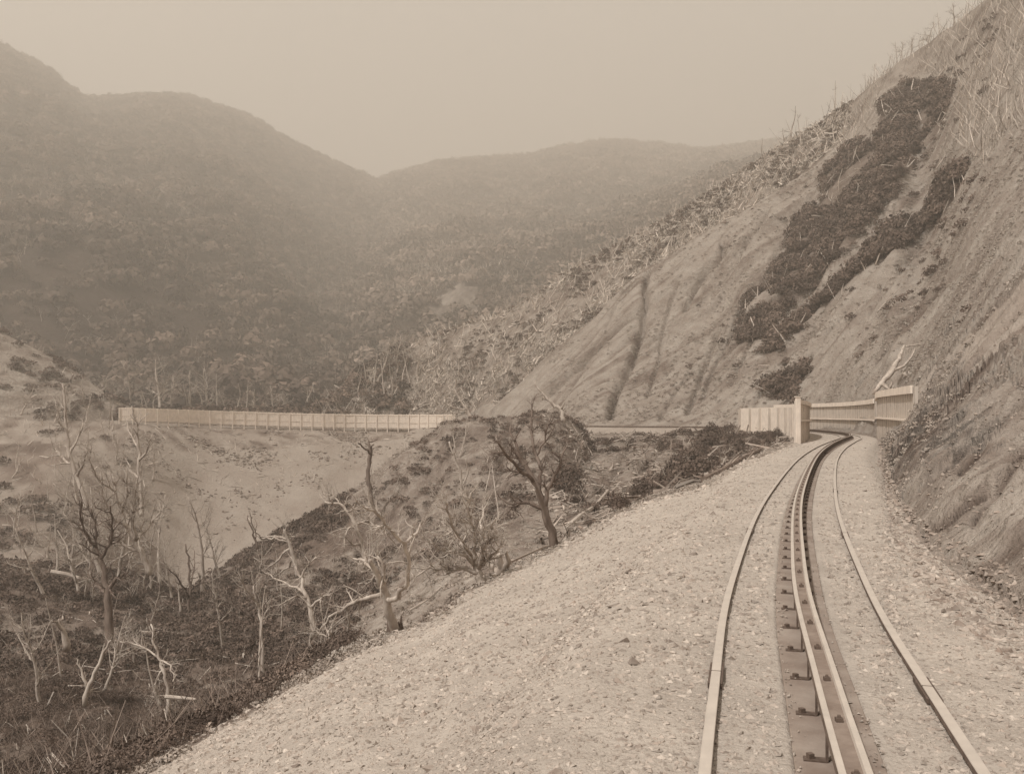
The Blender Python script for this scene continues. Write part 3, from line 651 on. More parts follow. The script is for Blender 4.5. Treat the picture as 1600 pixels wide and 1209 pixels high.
mk = (mS < 1.0) & (mC > 150) & (mC < 1680)
pts = face_samples(60000, mk, rng, (1 / (DD + 1) ** 2) * np.where(TD > .24, 1, 0))
sz = (.008 + .022 * rng.rand(len(pts)) ** 3) * np.clip(pts[:, 1] / 6, .8, 1.4)
tag(stones('gravel', pts, sz, M['gravel'], rng), 'loose shale gravel spread over the bench and shoulder', 'gravel', kind='stuff')
pts = face_samples(420, (mS < 1.0) & (mC > 150) & (mC < 1680), rng, (1 / (DD + 1) ** 1.6) * (TD > 1.0))
tag(stones('gravel', pts, .025 + .05 * rng.rand(len(pts)) ** 2, M['stonebrown'], rng), 'larger brown stones scattered on the pale ballast', 'gravel', kind='stuff')
mk = (mS > 4.9) & (mS < 6.0) & (mC > 200) & (mC < 700)
pts = face_samples(2600, mk, rng, np.clip(vnoise(XX / 5, YY / 3) * 3 - 1.6, .02, 1) * sstep(5.3, 6, SR))
M['rubble'] = mat('rubble', .26, var=.4, scale=1, rand=.4)
tag(stones('rubble', pts, .08 + .35 * rng.rand(len(pts)) ** 3, M['rubble'], rng), 'dark rubble lying on the scree below the long fence', 'rubble', kind='stuff')
mk = (mS > 1.5) & (mS < 5.2) & (mC > 820) & (mC < 1236)
pts = face_samples(2600, mk, rng, np.clip(vnoise(XX / 2, YY / 2) * 2.5 - .6, .05, 1))
tag(stones('rubble', pts, .06 + .3 * rng.rand(len(pts)) ** 3, M['log'], rng, flat=.3), 'splintered slabs and rock among the logs below the line', 'rubble', kind='stuff')
pts = face_samples(6500, (mS > .93) & (mS < 1.35) & (mC > -60) & (mC < 1240), rng, 1 / (DD + 1) ** 1.4)
tag(stones('gravel', pts, (.012 + .05 * rng.rand(len(pts)) ** 3) * np.clip(pts[:, 1] / 12, .9, 2), M['gravel'], rng), 'ragged spill of stones over the shoulder edge', 'gravel', kind='stuff')
pts = face_samples(1500, (mS > .96) & (mS < 1.2) & (mC > -60) & (mC < 1240), rng, np.clip(vnoise(XX / .9, YY / .9) * 3 - 1.5, .02, 1) / (DD + 1) ** 1.2)
tag(crowns('grass', pts, .03 + .07 * rng.rand(len(pts)), M['grass'], rng, 34, .25, flat=.8), 'weeds along the broken shoulder edge', 'grass', kind='stuff')
pts = face_samples(3800, (mS > .80) & (mS < 1.5) & (mC > 1372) & (mC < 1690), rng, 1 / (DD + 1) ** 1.7)
tag(stones('rubble', pts, (.010 + .045 * rng.rand(len(pts)) ** 3) * np.clip(pts[:, 1] / 10, 1, 2.5), M['stonebrown'], rng), 'broken rock shed along the foot of the right cutting', 'rubble', kind='stuff')
mk = (mS > 1.0) & (mS < 6.2) & (mC > 1385) & (mC < 1700)
pts = face_samples(4500, mk, rng, 1 / (DD + 1) ** 2)
tag(stones('rubble', pts, (.01 + .022 * rng.rand(len(pts)) ** 3) * np.clip(pts[:, 1] / 8, .8, 1.5), M['stonebrown'], rng), 'small stones fallen on the face of the right cutting', 'rubble', kind='stuff')

# ------------------------------------------------------------------ railway track
trk = empty('railway_track', tuple(track_at(3)[0]))
tag(trk, 'narrow gauge line with raised centre rail curving right on pale ballast', 'railway track')
def sweep(name, d, dz, prof, mats, midx, s0=1.0, s1=None, parent=None):
    s1 = s1 or TRS[-1] - 1
    ss = np.concatenate([np.arange(s0, 45, .25), np.arange(45, s1, .8)])
    b = MB(); k = len(prof); V = []
    for s in ss:
        p, n = track_at(s)
        for (u, w) in prof: V.append([p[0] + n[0] * (d + u), p[1] + n[1] * (d + u), p[2] + w + dz])
    Fq = []; mi = []
    for i in range(len(ss) - 1):
        for j in range(k):
            a = i * k + j; c = i * k + (j + 1) % k
            Fq.append([a, a + k, c + k, c]); mi.append(midx[j])
    b.add(V, Fq); b.M = mi
    o = b.build(name, None, None, mats=mats)
    return put(o, parent)
def put(o, parent):
    """parent keeping world coordinates baked in the mesh"""
    if parent is not None:
        o.parent = parent
        bpy_m = Matrix.Translation(parent.location) @ Matrix.Rotation(parent.rotation_euler.z, 4, 'Z')
        o.matrix_parent_inverse = bpy_m.inverted()
    return o
RP = [(-.05, -.13), (-.05, -.115), (-.012, -.095), (-.012, -.045), (-.027, -.032), (-.027, -.004), (-.024, 0), (.024, 0), (.027, -.004), (.027, -.032), (.012, -.045), (.012, -.095), (.05, -.115), (.05, -.13)]
RM = [1, 1, 1, 1, 1, 0, 0, 0, 1, 1, 1, 1, 1, 1]
for d in (-.5635, .5635):
    sweep('rail', d, .012, RP, [M['steel'], M['rust']], RM, parent=trk)
# centre rail lies on its side: two heads with the web between
CP = [(-.064, -.045), (-.064, -.004), (-.061, 0), (-.036, 0), (-.031, -.014), (.031, -.014), (.036, 0), (.061, 0), (.064, -.004), (.064, -.045), (.056, -.052), (.035, -.034), (-.035, -.034), (-.056, -.052)]
CM = [2, 0, 0, 0, 1, 0, 0, 0, 2, 2, 1, 1, 1, 1]
M['web'] = mat('grey_rail_web', .25, var=.2, scale=10, rough=.7)
crail = sweep('centre_rail', 0, .165, CP, [M['steel'], M['web'], M['rust']], CM, parent=trk)
sweep('centre_rail_rib', 0, .0, [(-.02, -.08), (-.02, .13), (.02, .13), (.02, -.08)], [M['rust']], [0] * 4, parent=trk)
sweep('timber_baulk', 0, -.028, [(-.19, -.1), (-.19, -.005), (-.185, 0), (.185, 0), (.19, -.005), (.19, -.1)], [M['baulk']], [0] * 6, parent=trk)
def chair_mesh(side):
    b = MB()
    b.box((side * (.10 if side < 0 else .08), 0, -.028), .10 if side < 0 else .06, .05, .014)                 # foot plate
    b.box((side * .050, 0, .045), .010, .040, .15)                  # upright bracket
    b.box((side * (.12 if side < 0 else .095), 0, -.010), .026, .026, .022, rz=.5)        # nut
    return b.build('chair', M['iron'], link=False)
def bolt_mesh():
    b = MB(); b.box((0, 0, .160), .030, .028, .018, rz=.2); b.box((0, 0, .174), .014, .014, .012)
    return b.build('bolt', M['iron'], link=False)
protoL, protoR, protoB = chair_mesh(-1), chair_mesh(1), bolt_mesh()
far = MB()
s = 2.2; cnt = 0
while s < 150:
    p, n = track_at(s); ang = math.atan2(n[1], n[0])
    if cnt < 50:
        for pr in (protoL, protoR, protoB):
            o = pr.copy(); COL.objects.link(o); o.parent = trk if pr is not protoB else crail
            o.location = Vector(p) - trk.location; o.rotation_euler = (0, 0, ang)
            if pr is protoB: o.location = p
    else:
        far.box(p + (0, 0, -.02), .3, .07, .11, rz=ang); far.box(p + (0, 0, .172), .04, .04, .03, rz=ang)
    s += .62; cnt += 1
put(tag(far.build('chair', M['iron']), kind='stuff'), trk)
sg = random.Random(5); spill = []
for _ in range(900):
    s_ = 2.4 + 26 * sg.random() ** 2; d_ = sg.choice((-1, 1)) * (.09 + .11 * sg.random() ** .5); spill.append(off(s_, d_, -.020))
tag(stones('gravel', np.array(spill), .004 + .010 * rng.rand(len(spill)) ** 2, M['gravel'], rng), 'crumbs of gravel spilled on the centre timber', 'gravel', kind='stuff')
jt = MB()
for s_ in np.arange(5.2, 60, 6.4):
    p, n = track_at(s_); ang = math.atan2(n[1], n[0])
    for d_ in (-.5635, .5635):
        q = off(s_, d_); o = MB(); o.box(q + (0, 0, .0105), .057, .006, .006, rz=ang)
        for sd in (-1, 1): o.box(q + (n[0] * sd * .034, n[1] * sd * .034, -.012), .012, .42, .028, rz=ang)
        put(o.build('fishplate', M['iron']), trk)
# sleeper ends showing through the ballast on the far bend
b = MB(); s = 33
slp = MB()
while s < 150:
    p, n = track_at(s); slp.box(p + (0, 0, -.15), 1.9, .2, .1, rz=math.atan2(n[1], n[0])); s += .8
put(tag(slp.build('sleeper', M['baulk']), kind='stuff'), trk)

# ------------------------------------------------------------------ board windbreaks
def resample(P, step):
    P = np.asarray(P, float); L = np.concatenate([[0], np.cumsum(np.linalg.norm(np.diff(P[:, :2], axis=0), axis=1))])
    n = max(1, int(round(L[-1] / step))); s = np.linspace(0, L[-1], n + 1)
    return np.stack([np.interp(s, L, P[:, i]) for i in range(P.shape[1])], 1)
def wall(name, path, label, side, board=.28, group=None, postevery=2.4, railh=.26, mid=.52, seed=1, cap=True, endpost=None, below=.9, pale=False):
    """path rows: x, y, base z, top z; side=+1 puts the rails on the right of the direction of travel"""
    r = random.Random(seed)
    t = empty(name, tuple(path[0][:3])); tag(t, label, 'windbreak', group)
    Q = resample(path, board); bm = MB(); gap = MB()
    for i in range(len(Q) - 1):
        a, c = Q[i], Q[i + 1]; m = (a + c) / 2; dv = c[:2] - a[:2]; L = np.linalg.norm(dv); ang = math.atan2(dv[1], dv[0])
        nn = np.array([dv[1], -dv[0]]) / L * side
        o = r.uniform(-.006, .006); top = m[3] + r.uniform(-.03, .03); bot = m[2] - below
        bm.box((m[0] + nn[0] * o, m[1] + nn[1] * o, (top + bot) / 2), L - .012, .028, top - bot, rz=ang)
        if i % 3 == 0:
            gap.box((a[0] + nn[0] * .022, a[1] + nn[1] * .022, (a[3] + bot) / 2 - .02), .055, .02, a[3] - bot - .06, rz=ang)  # dark strips put in for the shaded gaps between boards
    put(bm.build('boards', M['timberlight'] if pale else M['timber']), t); put(gap.build('dark_gap_strips', M['log']), t)
    def railstrip(nm, f0, h, th, m, o):
        b = MB(); Rr = resample(path, 1.0); gg = np.gradient(Rr[:, :2], axis=0); gg /= np.linalg.norm(gg, axis=1)[:, None]; NV = np.stack([gg[:, 1], -gg[:, 0]], 1) * side
        for i in range(len(Rr) - 1):
            a, c = Rr[i], Rr[i + 1]; dv = c[:2] - a[:2]; L = np.linalg.norm(dv); nn = np.array([dv[1], -dv[0]]) / L * side
            za = a[2] + (a[3] - a[2]) * f0; zc = c[2] + (c[3] - c[2]) * f0
            V = []
            for q, z in ((a, za), (c, zc)):
                for oo in (o, o + th):
                    for hh in (-h / 2, h / 2):
                        V.append((q[0] + NV[i if q is a else i + 1][0] * oo, q[1] + NV[i if q is a else i + 1][1] * oo, z + hh))
            b.add(V, [[0, 1, 5, 4], [2, 6, 7, 3], [1, 3, 7, 5], [0, 4, 6, 2]] + ([[0, 2, 3, 1]] if i == 0 else []) + ([[4, 5, 7, 6]] if i == len(Rr) - 2 else []))
        put(b.build(nm, m), t)
    if cap: railstrip('top_rail', 1 - railh / 2 / 2.5, railh, .10, M['timberlight'], .045)
    railstrip('middle_rail', mid, .10, .12, M['timberlight'], .045)
    PQ = resample(path, postevery)
    for i, q in enumerate(PQ):
        j = min(i, len(PQ) - 2); dv = PQ[j + 1][:2] - PQ[j][:2]; nn = np.array([dv[1], -dv[0]]) / np.linalg.norm(dv) * side
        b = MB(); b.box((q[0] - nn[0] * .10, q[1] - nn[1] * .10, (q[3] + q[2]) / 2 - .4), .15, .15, q[3] - q[2] + .7, rz=math.atan2(dv[1], dv[0]))
        put(b.build('post', M['timber']), t)
    if endpost is not None:
        q = path[0]; b = MB(); b.box((q[0], q[1], (q[2] + q[3] + endpost) / 2 - .2), .21, .21, q[3] - q[2] + endpost + .4, rz=.1)
        ep = put(b.build('end_post', M['timberlight']), t)
        b = MB(); b.box((q[0], q[1], q[3] + endpost + .03), .28, .28, .05, rz=.1); o = b.build('post_cap', M['timberlight']); o.parent = ep
    return t
# near windbreak on the valley side of the curve
sA = TRS[np.argmin(np.abs(TR[:, 1] - 45.2) + (TR[:, 0] < 0) * 99)]
pathA = []
for s in np.arange(sA, sA + 43, 1.2):
    q = off(s, -2.35); pathA.append([q[0], q[1], q[2] - .15, q[2] + 1.98 + .05 * math.exp(-(s - sA) / 3)])
wall('timber_windbreak', pathA, 'pale curved board windbreak with stout end post on valley side of bend', 1, seed=3, railh=.2, endpost=.14, pale=True)
# long windbreak against the hillside, outside the curve
rp = [(27.0, 92), (27.6, 83), (27.4, 74), (26.2, 66.5), (24.2, 59.5)]
rp2 = [(24.15, 59.0), (22.0, 53.5), (19.8, 46), (17.6, 38.6)]
pb = catmull(np.array([(25.5, 97, 0)] + [(x, y, 0) for x, y in rp] + [(22.5, 54, 0)], float), 1.0)
def tz(y): return np.interp(y, [38, 46, 54, 60, 68, 76, 84, 95], [2.48, 2.5, 2.48, 2.28, 2.2, 2.1, 2.05, 2.0])
wall('timber_windbreak', [[p[0], p[1], -.35, tz(p[1])] for p in pb], 'long low board windbreak along the hillside outside the bend', 1, seed=5, mid=.44, railh=.32)
pc = catmull(np.array([(25.5, 63, 0)] + [(x, y, 0) for x, y in rp2] + [(15.5, 30, 0)], float), 1.0)
wall('timber_windbreak', [[p[0] - .1, p[1], -.1, tz(p[1]) + .13] for p in pc], 'taller board windbreak section running into the right slope', 1, seed=6, mid=.42, railh=.36, below=1.0)

# ------------------------------------------------------------------ long fence across the head of the gully
fx = np.array([(186,636.5,659,150.6),(210,637,659.5,151.6),(340,641.5,664,163.6),(450,645,668,169.6),(500,646,669,171.6),(560,647,670,174.6),(640,647.5,671,175.5),(688,647.5,671,172.6),(712,647,671,166)])
px_s = np.linspace(186, 712, 160)
pyt, pyb, dd_ = [np.interp(px_s, fx[:, 0], fx[:, k]) for k in (1, 2, 3)]
dd_ = pc1(fx[:, [0, 3]], px_s)
path = np.stack([(px_s - 800) / F * dd_, dd_, EH + (HY - pyb) / F * dd_, EH + (HY - pyt) / F * dd_], 1)
t = empty('board_fence', tuple(path[0][:3])); tag(t, 'very long pale board fence crossing the valley head above the scree', 'fence')
Q = resample(path, .3); bm = MB(); rr_ = random.Random(4)
for i in range(len(Q) - 1):
    a, c = Q[i], Q[i + 1]; m = (a + c) / 2; dv = c[:2] - a[:2]
    e1, e2 = rr_.uniform(-.04, .04), rr_.uniform(-.03, .03)
    bm.box((m[0], m[1], (m[2] + m[3]) / 2 + e1), np.linalg.norm(dv) - .02, .03, m[3] - m[2], rz=math.atan2(dv[1], dv[0]))
put(bm.build('boards', M['timberlight']), t)
for nm, f, h in (('top_rail', .93, .16), ('middle_rail', .45, .14), ('bottom_rail', .06, .16)):
    b = MB(); R2 = resample(path, 2.1)
    for i in range(len(R2) - 1):
        a, c = R2[i], R2[i + 1]; m = (a + c) / 2; dv = c[:2] - a[:2]; L = np.linalg.norm(dv)
        nn = np.array([dv[1], -dv[0]]) / L
        b.box((m[0] + nn[0] * .05, m[1] + nn[1] * .05, m[2] + (m[3] - m[2]) * f), L, .04, h, rz=math.atan2(dv[1], dv[0]))
    put(b.build(nm, M['timberlight'] if f > .1 else M['log']), t)
PQ = resample(path, 2.12)
for i, q in enumerate(PQ):
    j = min(i, len(PQ) - 2); dv = PQ[j + 1][:2] - PQ[j][:2]; nn = np.array([dv[1], -dv[0]]) / np.linalg.norm(dv)
    b = MB(); b.box((q[0] + nn[0] * .13, q[1] + nn[1] * .13, (q[2] + q[3]) / 2 - .4), .16, .12, q[3] - q[2] + .75, rz=math.atan2(dv[1], dv[0]))
    put(b.build('post', M['timberlight']), t)

# ------------------------------------------------------------------ dead trees
def wander(p, d, L, n, gn, r, up=0.0):
    P = [np.array(p, float)]; d = np.array(d, float); d /= np.linalg.norm(d)
    for i in range(n):
        d = d + gn * r.normal(size=3) + (0, 0, up); d /= np.linalg.norm(d); P.append(P[-1] + d * L / n)
    return np.array(P), d
def twigs(b, P, R, r, L, depth, gn=.25, k=4, dens=1.0, spread=.9, up=.06):
    n = max(1, int(round(len(P) * dens)))
    for _ in range(n):
        i = r.randint(max(1, len(P) // 4), len(P)); 
        t = P[i] - P[i - 1]; t = t / (np.linalg.norm(t) + 1e-9)
        d = t + spread * r.normal(size=3); l = L * (.5 + .8 * r.rand())
        q, _d = wander(P[i], d, l, 5, gn, r, up)
        r0 = min(R[i] * .62, l * .05); rr = np.linspace(r0, r0 * .25, 6)
        b.tube(q, rr, k if depth > 1 else 3)
        if depth > 1: twigs(b, q, rr, r, L * .55, depth - 1, gn, 3, dens, spread, up)
def dead_proto(seed, H, r0, nb, gn=.10, first=.35, blen=.42, depth=2, lean=0., kind='tree', dens=.9, spread=.8, upb=.5):
    r = np.random.RandomState(seed); b = MB()
    P, _ = wander((0, 0, -.25), (lean, lean * .3, 1), H, 12, gn, r, .06)
    R = r0 * (1 - .8 * (np.arange(13) / 12) ** .8); R[0] *= 1.5; R[1] *= 1.15
    b.tube(P, R, 7)
    for j in range(nb):
        i = r.randint(int(first * 12), 12); a = r.rand() * 6.28
        d = np.array([math.cos(a), math.sin(a), upb + .5 * r.rand()])
        l = H * blen * (.5 + .7 * r.rand()) * (1.25 - i / 14)
        q, _d = wander(P[i], d, l, 8, gn * 1.6, r, .05); rr = np.linspace(R[i] * .6, R[i] * .12, 9)
        b.tube(q, rr, 5)
        if depth: twigs(b, q, rr, r, l * .45, depth, gn * 2, 4, dens, spread)
    return b.build('dead_tree', M['dead'], link=False, smooth=True)
PT = [dead_proto(1, 6.5, .16, 9), dead_proto(2, 8, .17, 11, .08), dead_proto(3, 7.5, .13, 5, .06, .55, .25), dead_proto(4, 5, .13, 12, .14, .2, .5),
      dead_proto(5, 9, .15, 3, .05, .6, .16, 1), dead_proto(6, 6, .12, 4, .10, .4, .3, 1, lean=.2), dead_proto(8, 7, .15, 14, .12, .3, .45)]
POLE = [dead_proto(9, 7, .11, 2, .04, .6, .12, 0), dead_proto(10, 6, .10, 0, .05), dead_proto(12, 5.5, .12, 3, .07, .5, .15, 1)]
for o in PT[:]:
    pass
PTD = []
for o in PT[:4]:
    c = o.copy(); c.data = o.data.copy(); c.data.materials[0] = M['deaddark']; PTD.append(c)

def log_proto(seed, L, r0, stubs=3, gn=.05):
    r = np.random.RandomState(seed); b = MB()
    P, _ = wander((-L / 2, 0, 0), (1, 0, 0), L, 8, gn, r)
    b.tube(P, np.linspace(r0, r0 * .45, 9), 6)
    for j in range(stubs):
        i = r.randint(3, 9); q, _d = wander(P[i], (1, r.normal(), abs(r.normal()) * .7), L * .18 * (.5 + r.rand()), 4, .15, r)
        b.tube(q, np.linspace(r0 * .45, r0 * .12, 5), 4)
    return b.build('fallen_log', M['log'], link=False, smooth=True)
LG = [log_proto(1, 5, .12), log_proto(2, 7, .16, 5), log_proto(3, 4, .09, 1), log_proto(4, 6, .11, 6, .09), log_proto(5, 3, .13, 0)]

def place(proto, name, p, label, cat, group=None, scale=1., rot=None):
    o = proto.copy(); COL.objects.link(o); o.name = name; o.location = tuple(p); th = 1.0 if p[1] < 90 or cat != 'dead tree' else 1.5; o.scale = (scale * th, scale * th, scale)
    o.rotation_euler = rot or (0, 0, 0); tag(o, label, cat, group); return o

rr = np.random.RandomState(21)
def lay_log(px, py, ang, scale, label, group, smin=.3, smax=16, proto=None, lift=.05):
    """log lying on the slope; ang = its slope as seen, degrees"""
    p = hit(px, py, smin, smax); a = math.radians(ang)
    dx = math.cos(a) * 1.0; yaw = rr.normal() * .35
    d = np.array([dx * math.cos(yaw), dx * math.sin(yaw)])
    h = .8; z1 = ground_z(p[0] + d[0] * h, p[1] + d[1] * h); z0 = ground_z(p[0] - d[0] * h, p[1] - d[1] * h)
    pit = -math.atan2(z1 - z0, 2 * h * np.linalg.norm(d))
    o = place(proto or LG[rr.randint(len(LG))], 'fallen_log', p + (0, 0, lift), label, 'log', group, scale, (rr.rand() * .6, pit, yaw))
    return o

# standing dead trees on the logged spur
n = 0
POLY = [(560,600),(640,545),(760,505),(860,450),(1000,375),(1100,318),(1200,250),(1250,225),(1270,262),(1130,345),(1000,422),(900,520),(800,605),(700,640),(560,640)]
while n < 60:
    x = rr.uniform(540, 1280); y = rr.uniform(230, 645)
    if not inpoly([x], [y], POLY)[0]: continue
    p = hit(x, y, 9.9, 11.6)
    if rr.rand() < .6: pr = POLE[rr.randint(3)]
    else: pr = PT[rr.randint(len(PT))]
    place(pr, 'dead_tree', p, 'bare bleached dead tree standing among felled logs on the logged spur', 'dead tree',
          'dead trees standing on the logged spur', rr.uniform(.3, .62), (rr.normal() * .12, rr.normal() * .12, rr.rand() * 6.28)); n += 1
n = 0
while n < 118:
    x = rr.uniform(520, 1300); y = rr.uniform(225, 650)
    if not inpoly([x], [y], POLY)[0]: continue
    lay_log(x, y, 30, rr.uniform(.6, 1.3), 'bleached log lying on the logged spur among many others', 'felled logs on the logged spur', 9.9, 11.8); n += 1
# row of dead trees along the forest edge behind the fence
for i, (x, h, k) in enumerate([(203,80,1),(248,85,0),(292,50,4),(318,48,3),(340,62,2),(372,48,5),(398,40,0),(424,45,6),(474,52,4),(482,44,2),(120,70,0),(160,60,3),(270,60,6),(355,40,1),(440,36,3),(230,46,4),(385,52,2),(300,66,0),(325,70,6)]):
    p = hit(x, 650, 9.4, 14); p = P3(x, 652, 182 + (i % 5) * 7)
    H = [6.5, 8, 7.5, 5, 9, 6, 7][k]
    place(PT[k], 'dead_tree', p, 'pale dead tree rising behind the long board fence at the forest edge', 'dead tree', 'dead trees behind the long fence',
          h / F * p[1] / H * 1.15, (0, rr.normal() * .08, rr.rand() * 6.28))
for i, (x, yb, h, k) in enumerate([(600,625,70,2),(612,628,60,4),(583,620,66,2),(628,610,60,4),(640,600,55,2),(560,622,50,5),(572,600,60,4),(620,585,65,6),(655,615,45,2),(666,632,40,4),(650,590,70,0),(590,600,75,1)]):
    p = hit(x, yb, 9.9, 11.9); H = [6.5, 8, 7.5, 5, 9, 6, 7][k]
    place(PT[k], 'dead_tree', p, 'slender dead tree in the thick cluster at the foot of the logged spur', 'dead tree', 'dead trees at the foot of the logged spur',
          h / F * p[1] / H, (0, rr.normal() * .12, rr.rand() * 6.28))
# ridge line of the right mountain
for i, (x, h, k) in enumerate([(1236,58,5),(1250,40,2),(1303,62,4),(1225,32,0),(1262,26,2),(1330,22,4),(1352,30,2),(1360,24,5),(1372,28,4),(1385,34,2),(1396,26,4),(1345,20,2),(1410,30,6),(1422,36,0),(1436,30,4),(1380,18,3),(1318,16,2),(1290,20,4),(1450,36,3),(1468,40,2),(1490,40,0),(1402,40,2),(1366,34,2)]):
    p = hit(x, 700, 11.0, 11.2); c = hit(x, -500, 10.3, 11.02); H = [6.5, 8, 7.5, 5, 9, 6, 7][k]
    place(PT[k], 'dead_tree', c - (0, 0, .3), 'thin dead tree on the skyline of the right mountain', 'dead tree', 'dead trees along the right skyline',
          max(.2, h / F * c[1] / H), (0, rr.normal() * .15, rr.rand() * 6.28))
for i in range(56):
    x = rr.uniform(1330, 1600); c = hit(x, -900, 10.2, 11.03) if i % 2 else hit(x, rr.uniform(90, 230), 9.5, 11.03)
    place(POLE[i % 3], 'dead_tree', c - (0, 0, .2), 'thin bare pole in the thicket at the top of the right mountain', 'dead tree', 'bare poles topping the right mountain',
          rr.uniform(.2, .5), (rr.normal() * .15, rr.normal() * .15, rr.rand() * 6.28))
# bleached stumps and logs in the scrub on the right slope
for i, (x, y, a, s_) in enumerate([(1335,235,80,.7),(1378,262,50,.7),(1392,250,60,.6),(1300,290,62,1.),(1322,285,-50,.5),(1405,265,65,1.),(1275,320,88,.8),(1290,345,70,.6),(1355,270,-60,.8),(1367,278,-70,.8),(1372,300,-60,.5),
                                  (1425,300,25,.6),(1440,292,20,.6),(1475,250,15,.8),(1350,240,10,.8),(1375,130,-35,.9),(1460,110,35,1.1),(1482,100,40,1.1),(1450,150,70,.7),(1470,190,60,.7),(1480,330,50,.6),(1440,345,60,.6),(1298,445,80,.5),(1330,420,60,.5),(1270,470,60,.5),(1385,480,20,.5),(1420,300,20,.5),(1310,300,-50,.5)]):
    lay_log(x, y, a, s_, 'short bleached log caught in the dark scrub of the right slope', 'logs in the scrub of the right slope', 6.3, 11, lift=.9)
# logs strewn below the near line
n = 0
while n < 95:
    x = rr.uniform(880, 1225); y = rr.uniform(672, 835)
    ye = np.interp(x, [880, 1000, 1100, 1170, 1232], [845, 780, 750, 712, 690])
    if y > ye - 3: continue
    if y < 676: continue
    p = lay_log(x, y, 30, rr.uniform(.16, .40), 'grey log lying in the rough slope below the near line', 'logs strewn below the near line', 1.2, 5.6); n += 1
# logs over the brushy spur and the gully
n = 0
while n < 48:
    x = rr.uniform(90, 880); y = rr.uniform(650, 1110)
    if not inpoly([x], [y], BR_SPUR)[0]: continue
    lay_log(x, y, 30, rr.uniform(.12, .4), 'grey fallen branch lying in the dark undergrowth of the gully', 'fallen branches in the gully undergrowth', 1.5, 4.4, lift=.25); n += 1
# smaller dead saplings through the gully
n = 0
while n < 62:
    x = rr.uniform(60, 880); y = rr.uniform(700, 1120)
    if not inpoly([x], [y], BR_SPUR)[0]: continue
    p = hit(x, y, 1.5, 4.4)
    place((PT + POLE)[rr.randint(10)], 'dead_tree', p, 'small bare dead sapling standing in the gully undergrowth', 'dead tree', 'dead saplings in the gully',
          rr.uniform(.2, .62), (rr.normal() * .2, rr.normal() * .2, rr.rand() * 6.28)); n += 1
n = 0
while n < 44:
    x = rr.uniform(-20, 240); y = rr.uniform(600, 880)
    p = hit(x, y, 4.7, 9.3)
    place((PT + POLE)[rr.randint(10)], 'dead_tree', p, 'bare dead tree on the pale bank left of the scree', 'dead tree', 'dead trees on the left bank',
          rr.uniform(.4, .9), (rr.normal() * .15, rr.normal() * .15, rr.rand() * 6.28)); n += 1

for i, (x, y) in enumerate([(88,905),(112,892),(140,915),(158,902),(186,908),(204,900),(236,925),(250,916),(70,930),(124,935),(268,938),(318,930),(345,905)]):
    p = hit(x, y, 2.5, 4.2)
    place(PT[(0, 3, 6, 1)[i % 4]], 'dead_tree', p, 'x', 'dead tree', 'dead trees tangled on the near left knoll', rr.uniform(.75, 1.25), (rr.normal() * .12, rr.normal() * .12, rr.rand() * 6.28))

# foreground trees drawn limb by limb: first limb = trunk
def sketch(label, D, limbs, m, seed, w0, twig=.5, tdepth=2, dens=1.3, name='dead_tree', lean=.35, cat='dead tree', sink=.25):
    r = np.random.RandomState(seed); base = P3(*limbs[0][0], D)
    root = empty(name, tuple(base)); tag(root, label, cat)
    known = []                                            # (px, py, depth)
    for j, L in enumerate(limbs):
        L = np.array(L, float)
        # refine with jitter
        t = np.linspace(0, len(L) - 1, (len(L) - 1) * 3 + 1)
        Q = np.stack([np.interp(t, np.arange(len(L)), L[:, 0]), np.interp(t, np.arange(len(L)), L[:, 1])], 1)
        Q[1:-1] += r.normal(size=(len(Q) - 2, 2)) * 1.3
        if j == 0: dep = D + np.linspace(0, lean * r.normal(), len(Q)); rad = w0 / 2 * (1 - .62 * np.linspace(0, 1, len(Q)))
        else:
            kk = np.array(known); i = np.argmin((kk[:, 0] - Q[0, 0]) ** 2 + (kk[:, 1] - Q[0, 1]) ** 2)
            ln = np.abs(np.diff(Q, axis=0)).sum() / F * D
            dep = kk[i, 2] + np.linspace(0, 1, len(Q)) * r.normal() * ln * .6; rad = np.linspace(min(kk[i, 3] * .72, w0 * .36), w0 * .09, len(Q))
            Q[0] = kk[i, :2]
        for q, dd, ra in zip(Q, dep, rad): known.append((q[0], q[1], dd, ra))
        P = np.array([P3(q[0], q[1], dd) for q, dd in zip(Q, dep)])
        R = rad / F * D
        if j == 0: P = np.vstack([P[:1] - (0, 0, sink), P]); R = np.concatenate([[R[0] * 1.15], R]); R[1] *= 1.1
        b = MB(); b.tube(P, R, 8 if j == 0 else 6)
        if twig: twigs(b, P[(len(P) // 2 if j == 0 else 0):], R[(len(P) // 2 if j == 0 else 0):], r, twig, tdepth, .22, 4, dens if j else .6, .7, .05)
        put(b.build('trunk' if j == 0 else 'branch', m, smooth=True), root)
    return root
DW, DK = M['dead'], M['deaddark']
sketch('dark many-branched dead tree on the shoulder edge right of centre', 22.5, [[(866,852),(857,818),(848,785),(840,758),(826,736),(812,716),(800,700)],
    [(842,764),(846,735),(834,702),(829,668),(831,640)],[(846,793),(822,784),(800,786),(782,778)],[(834,748),(808,730),(788,706),(772,688)],[(850,790),(862,752),(876,722),(884,700)],
    [(826,736),(806,692),(798,665)],[(838,712),(852,690),(856,664)],[(812,716),(790,712),(768,706)]], DK, 5, 14, .42, 2, 1.5)
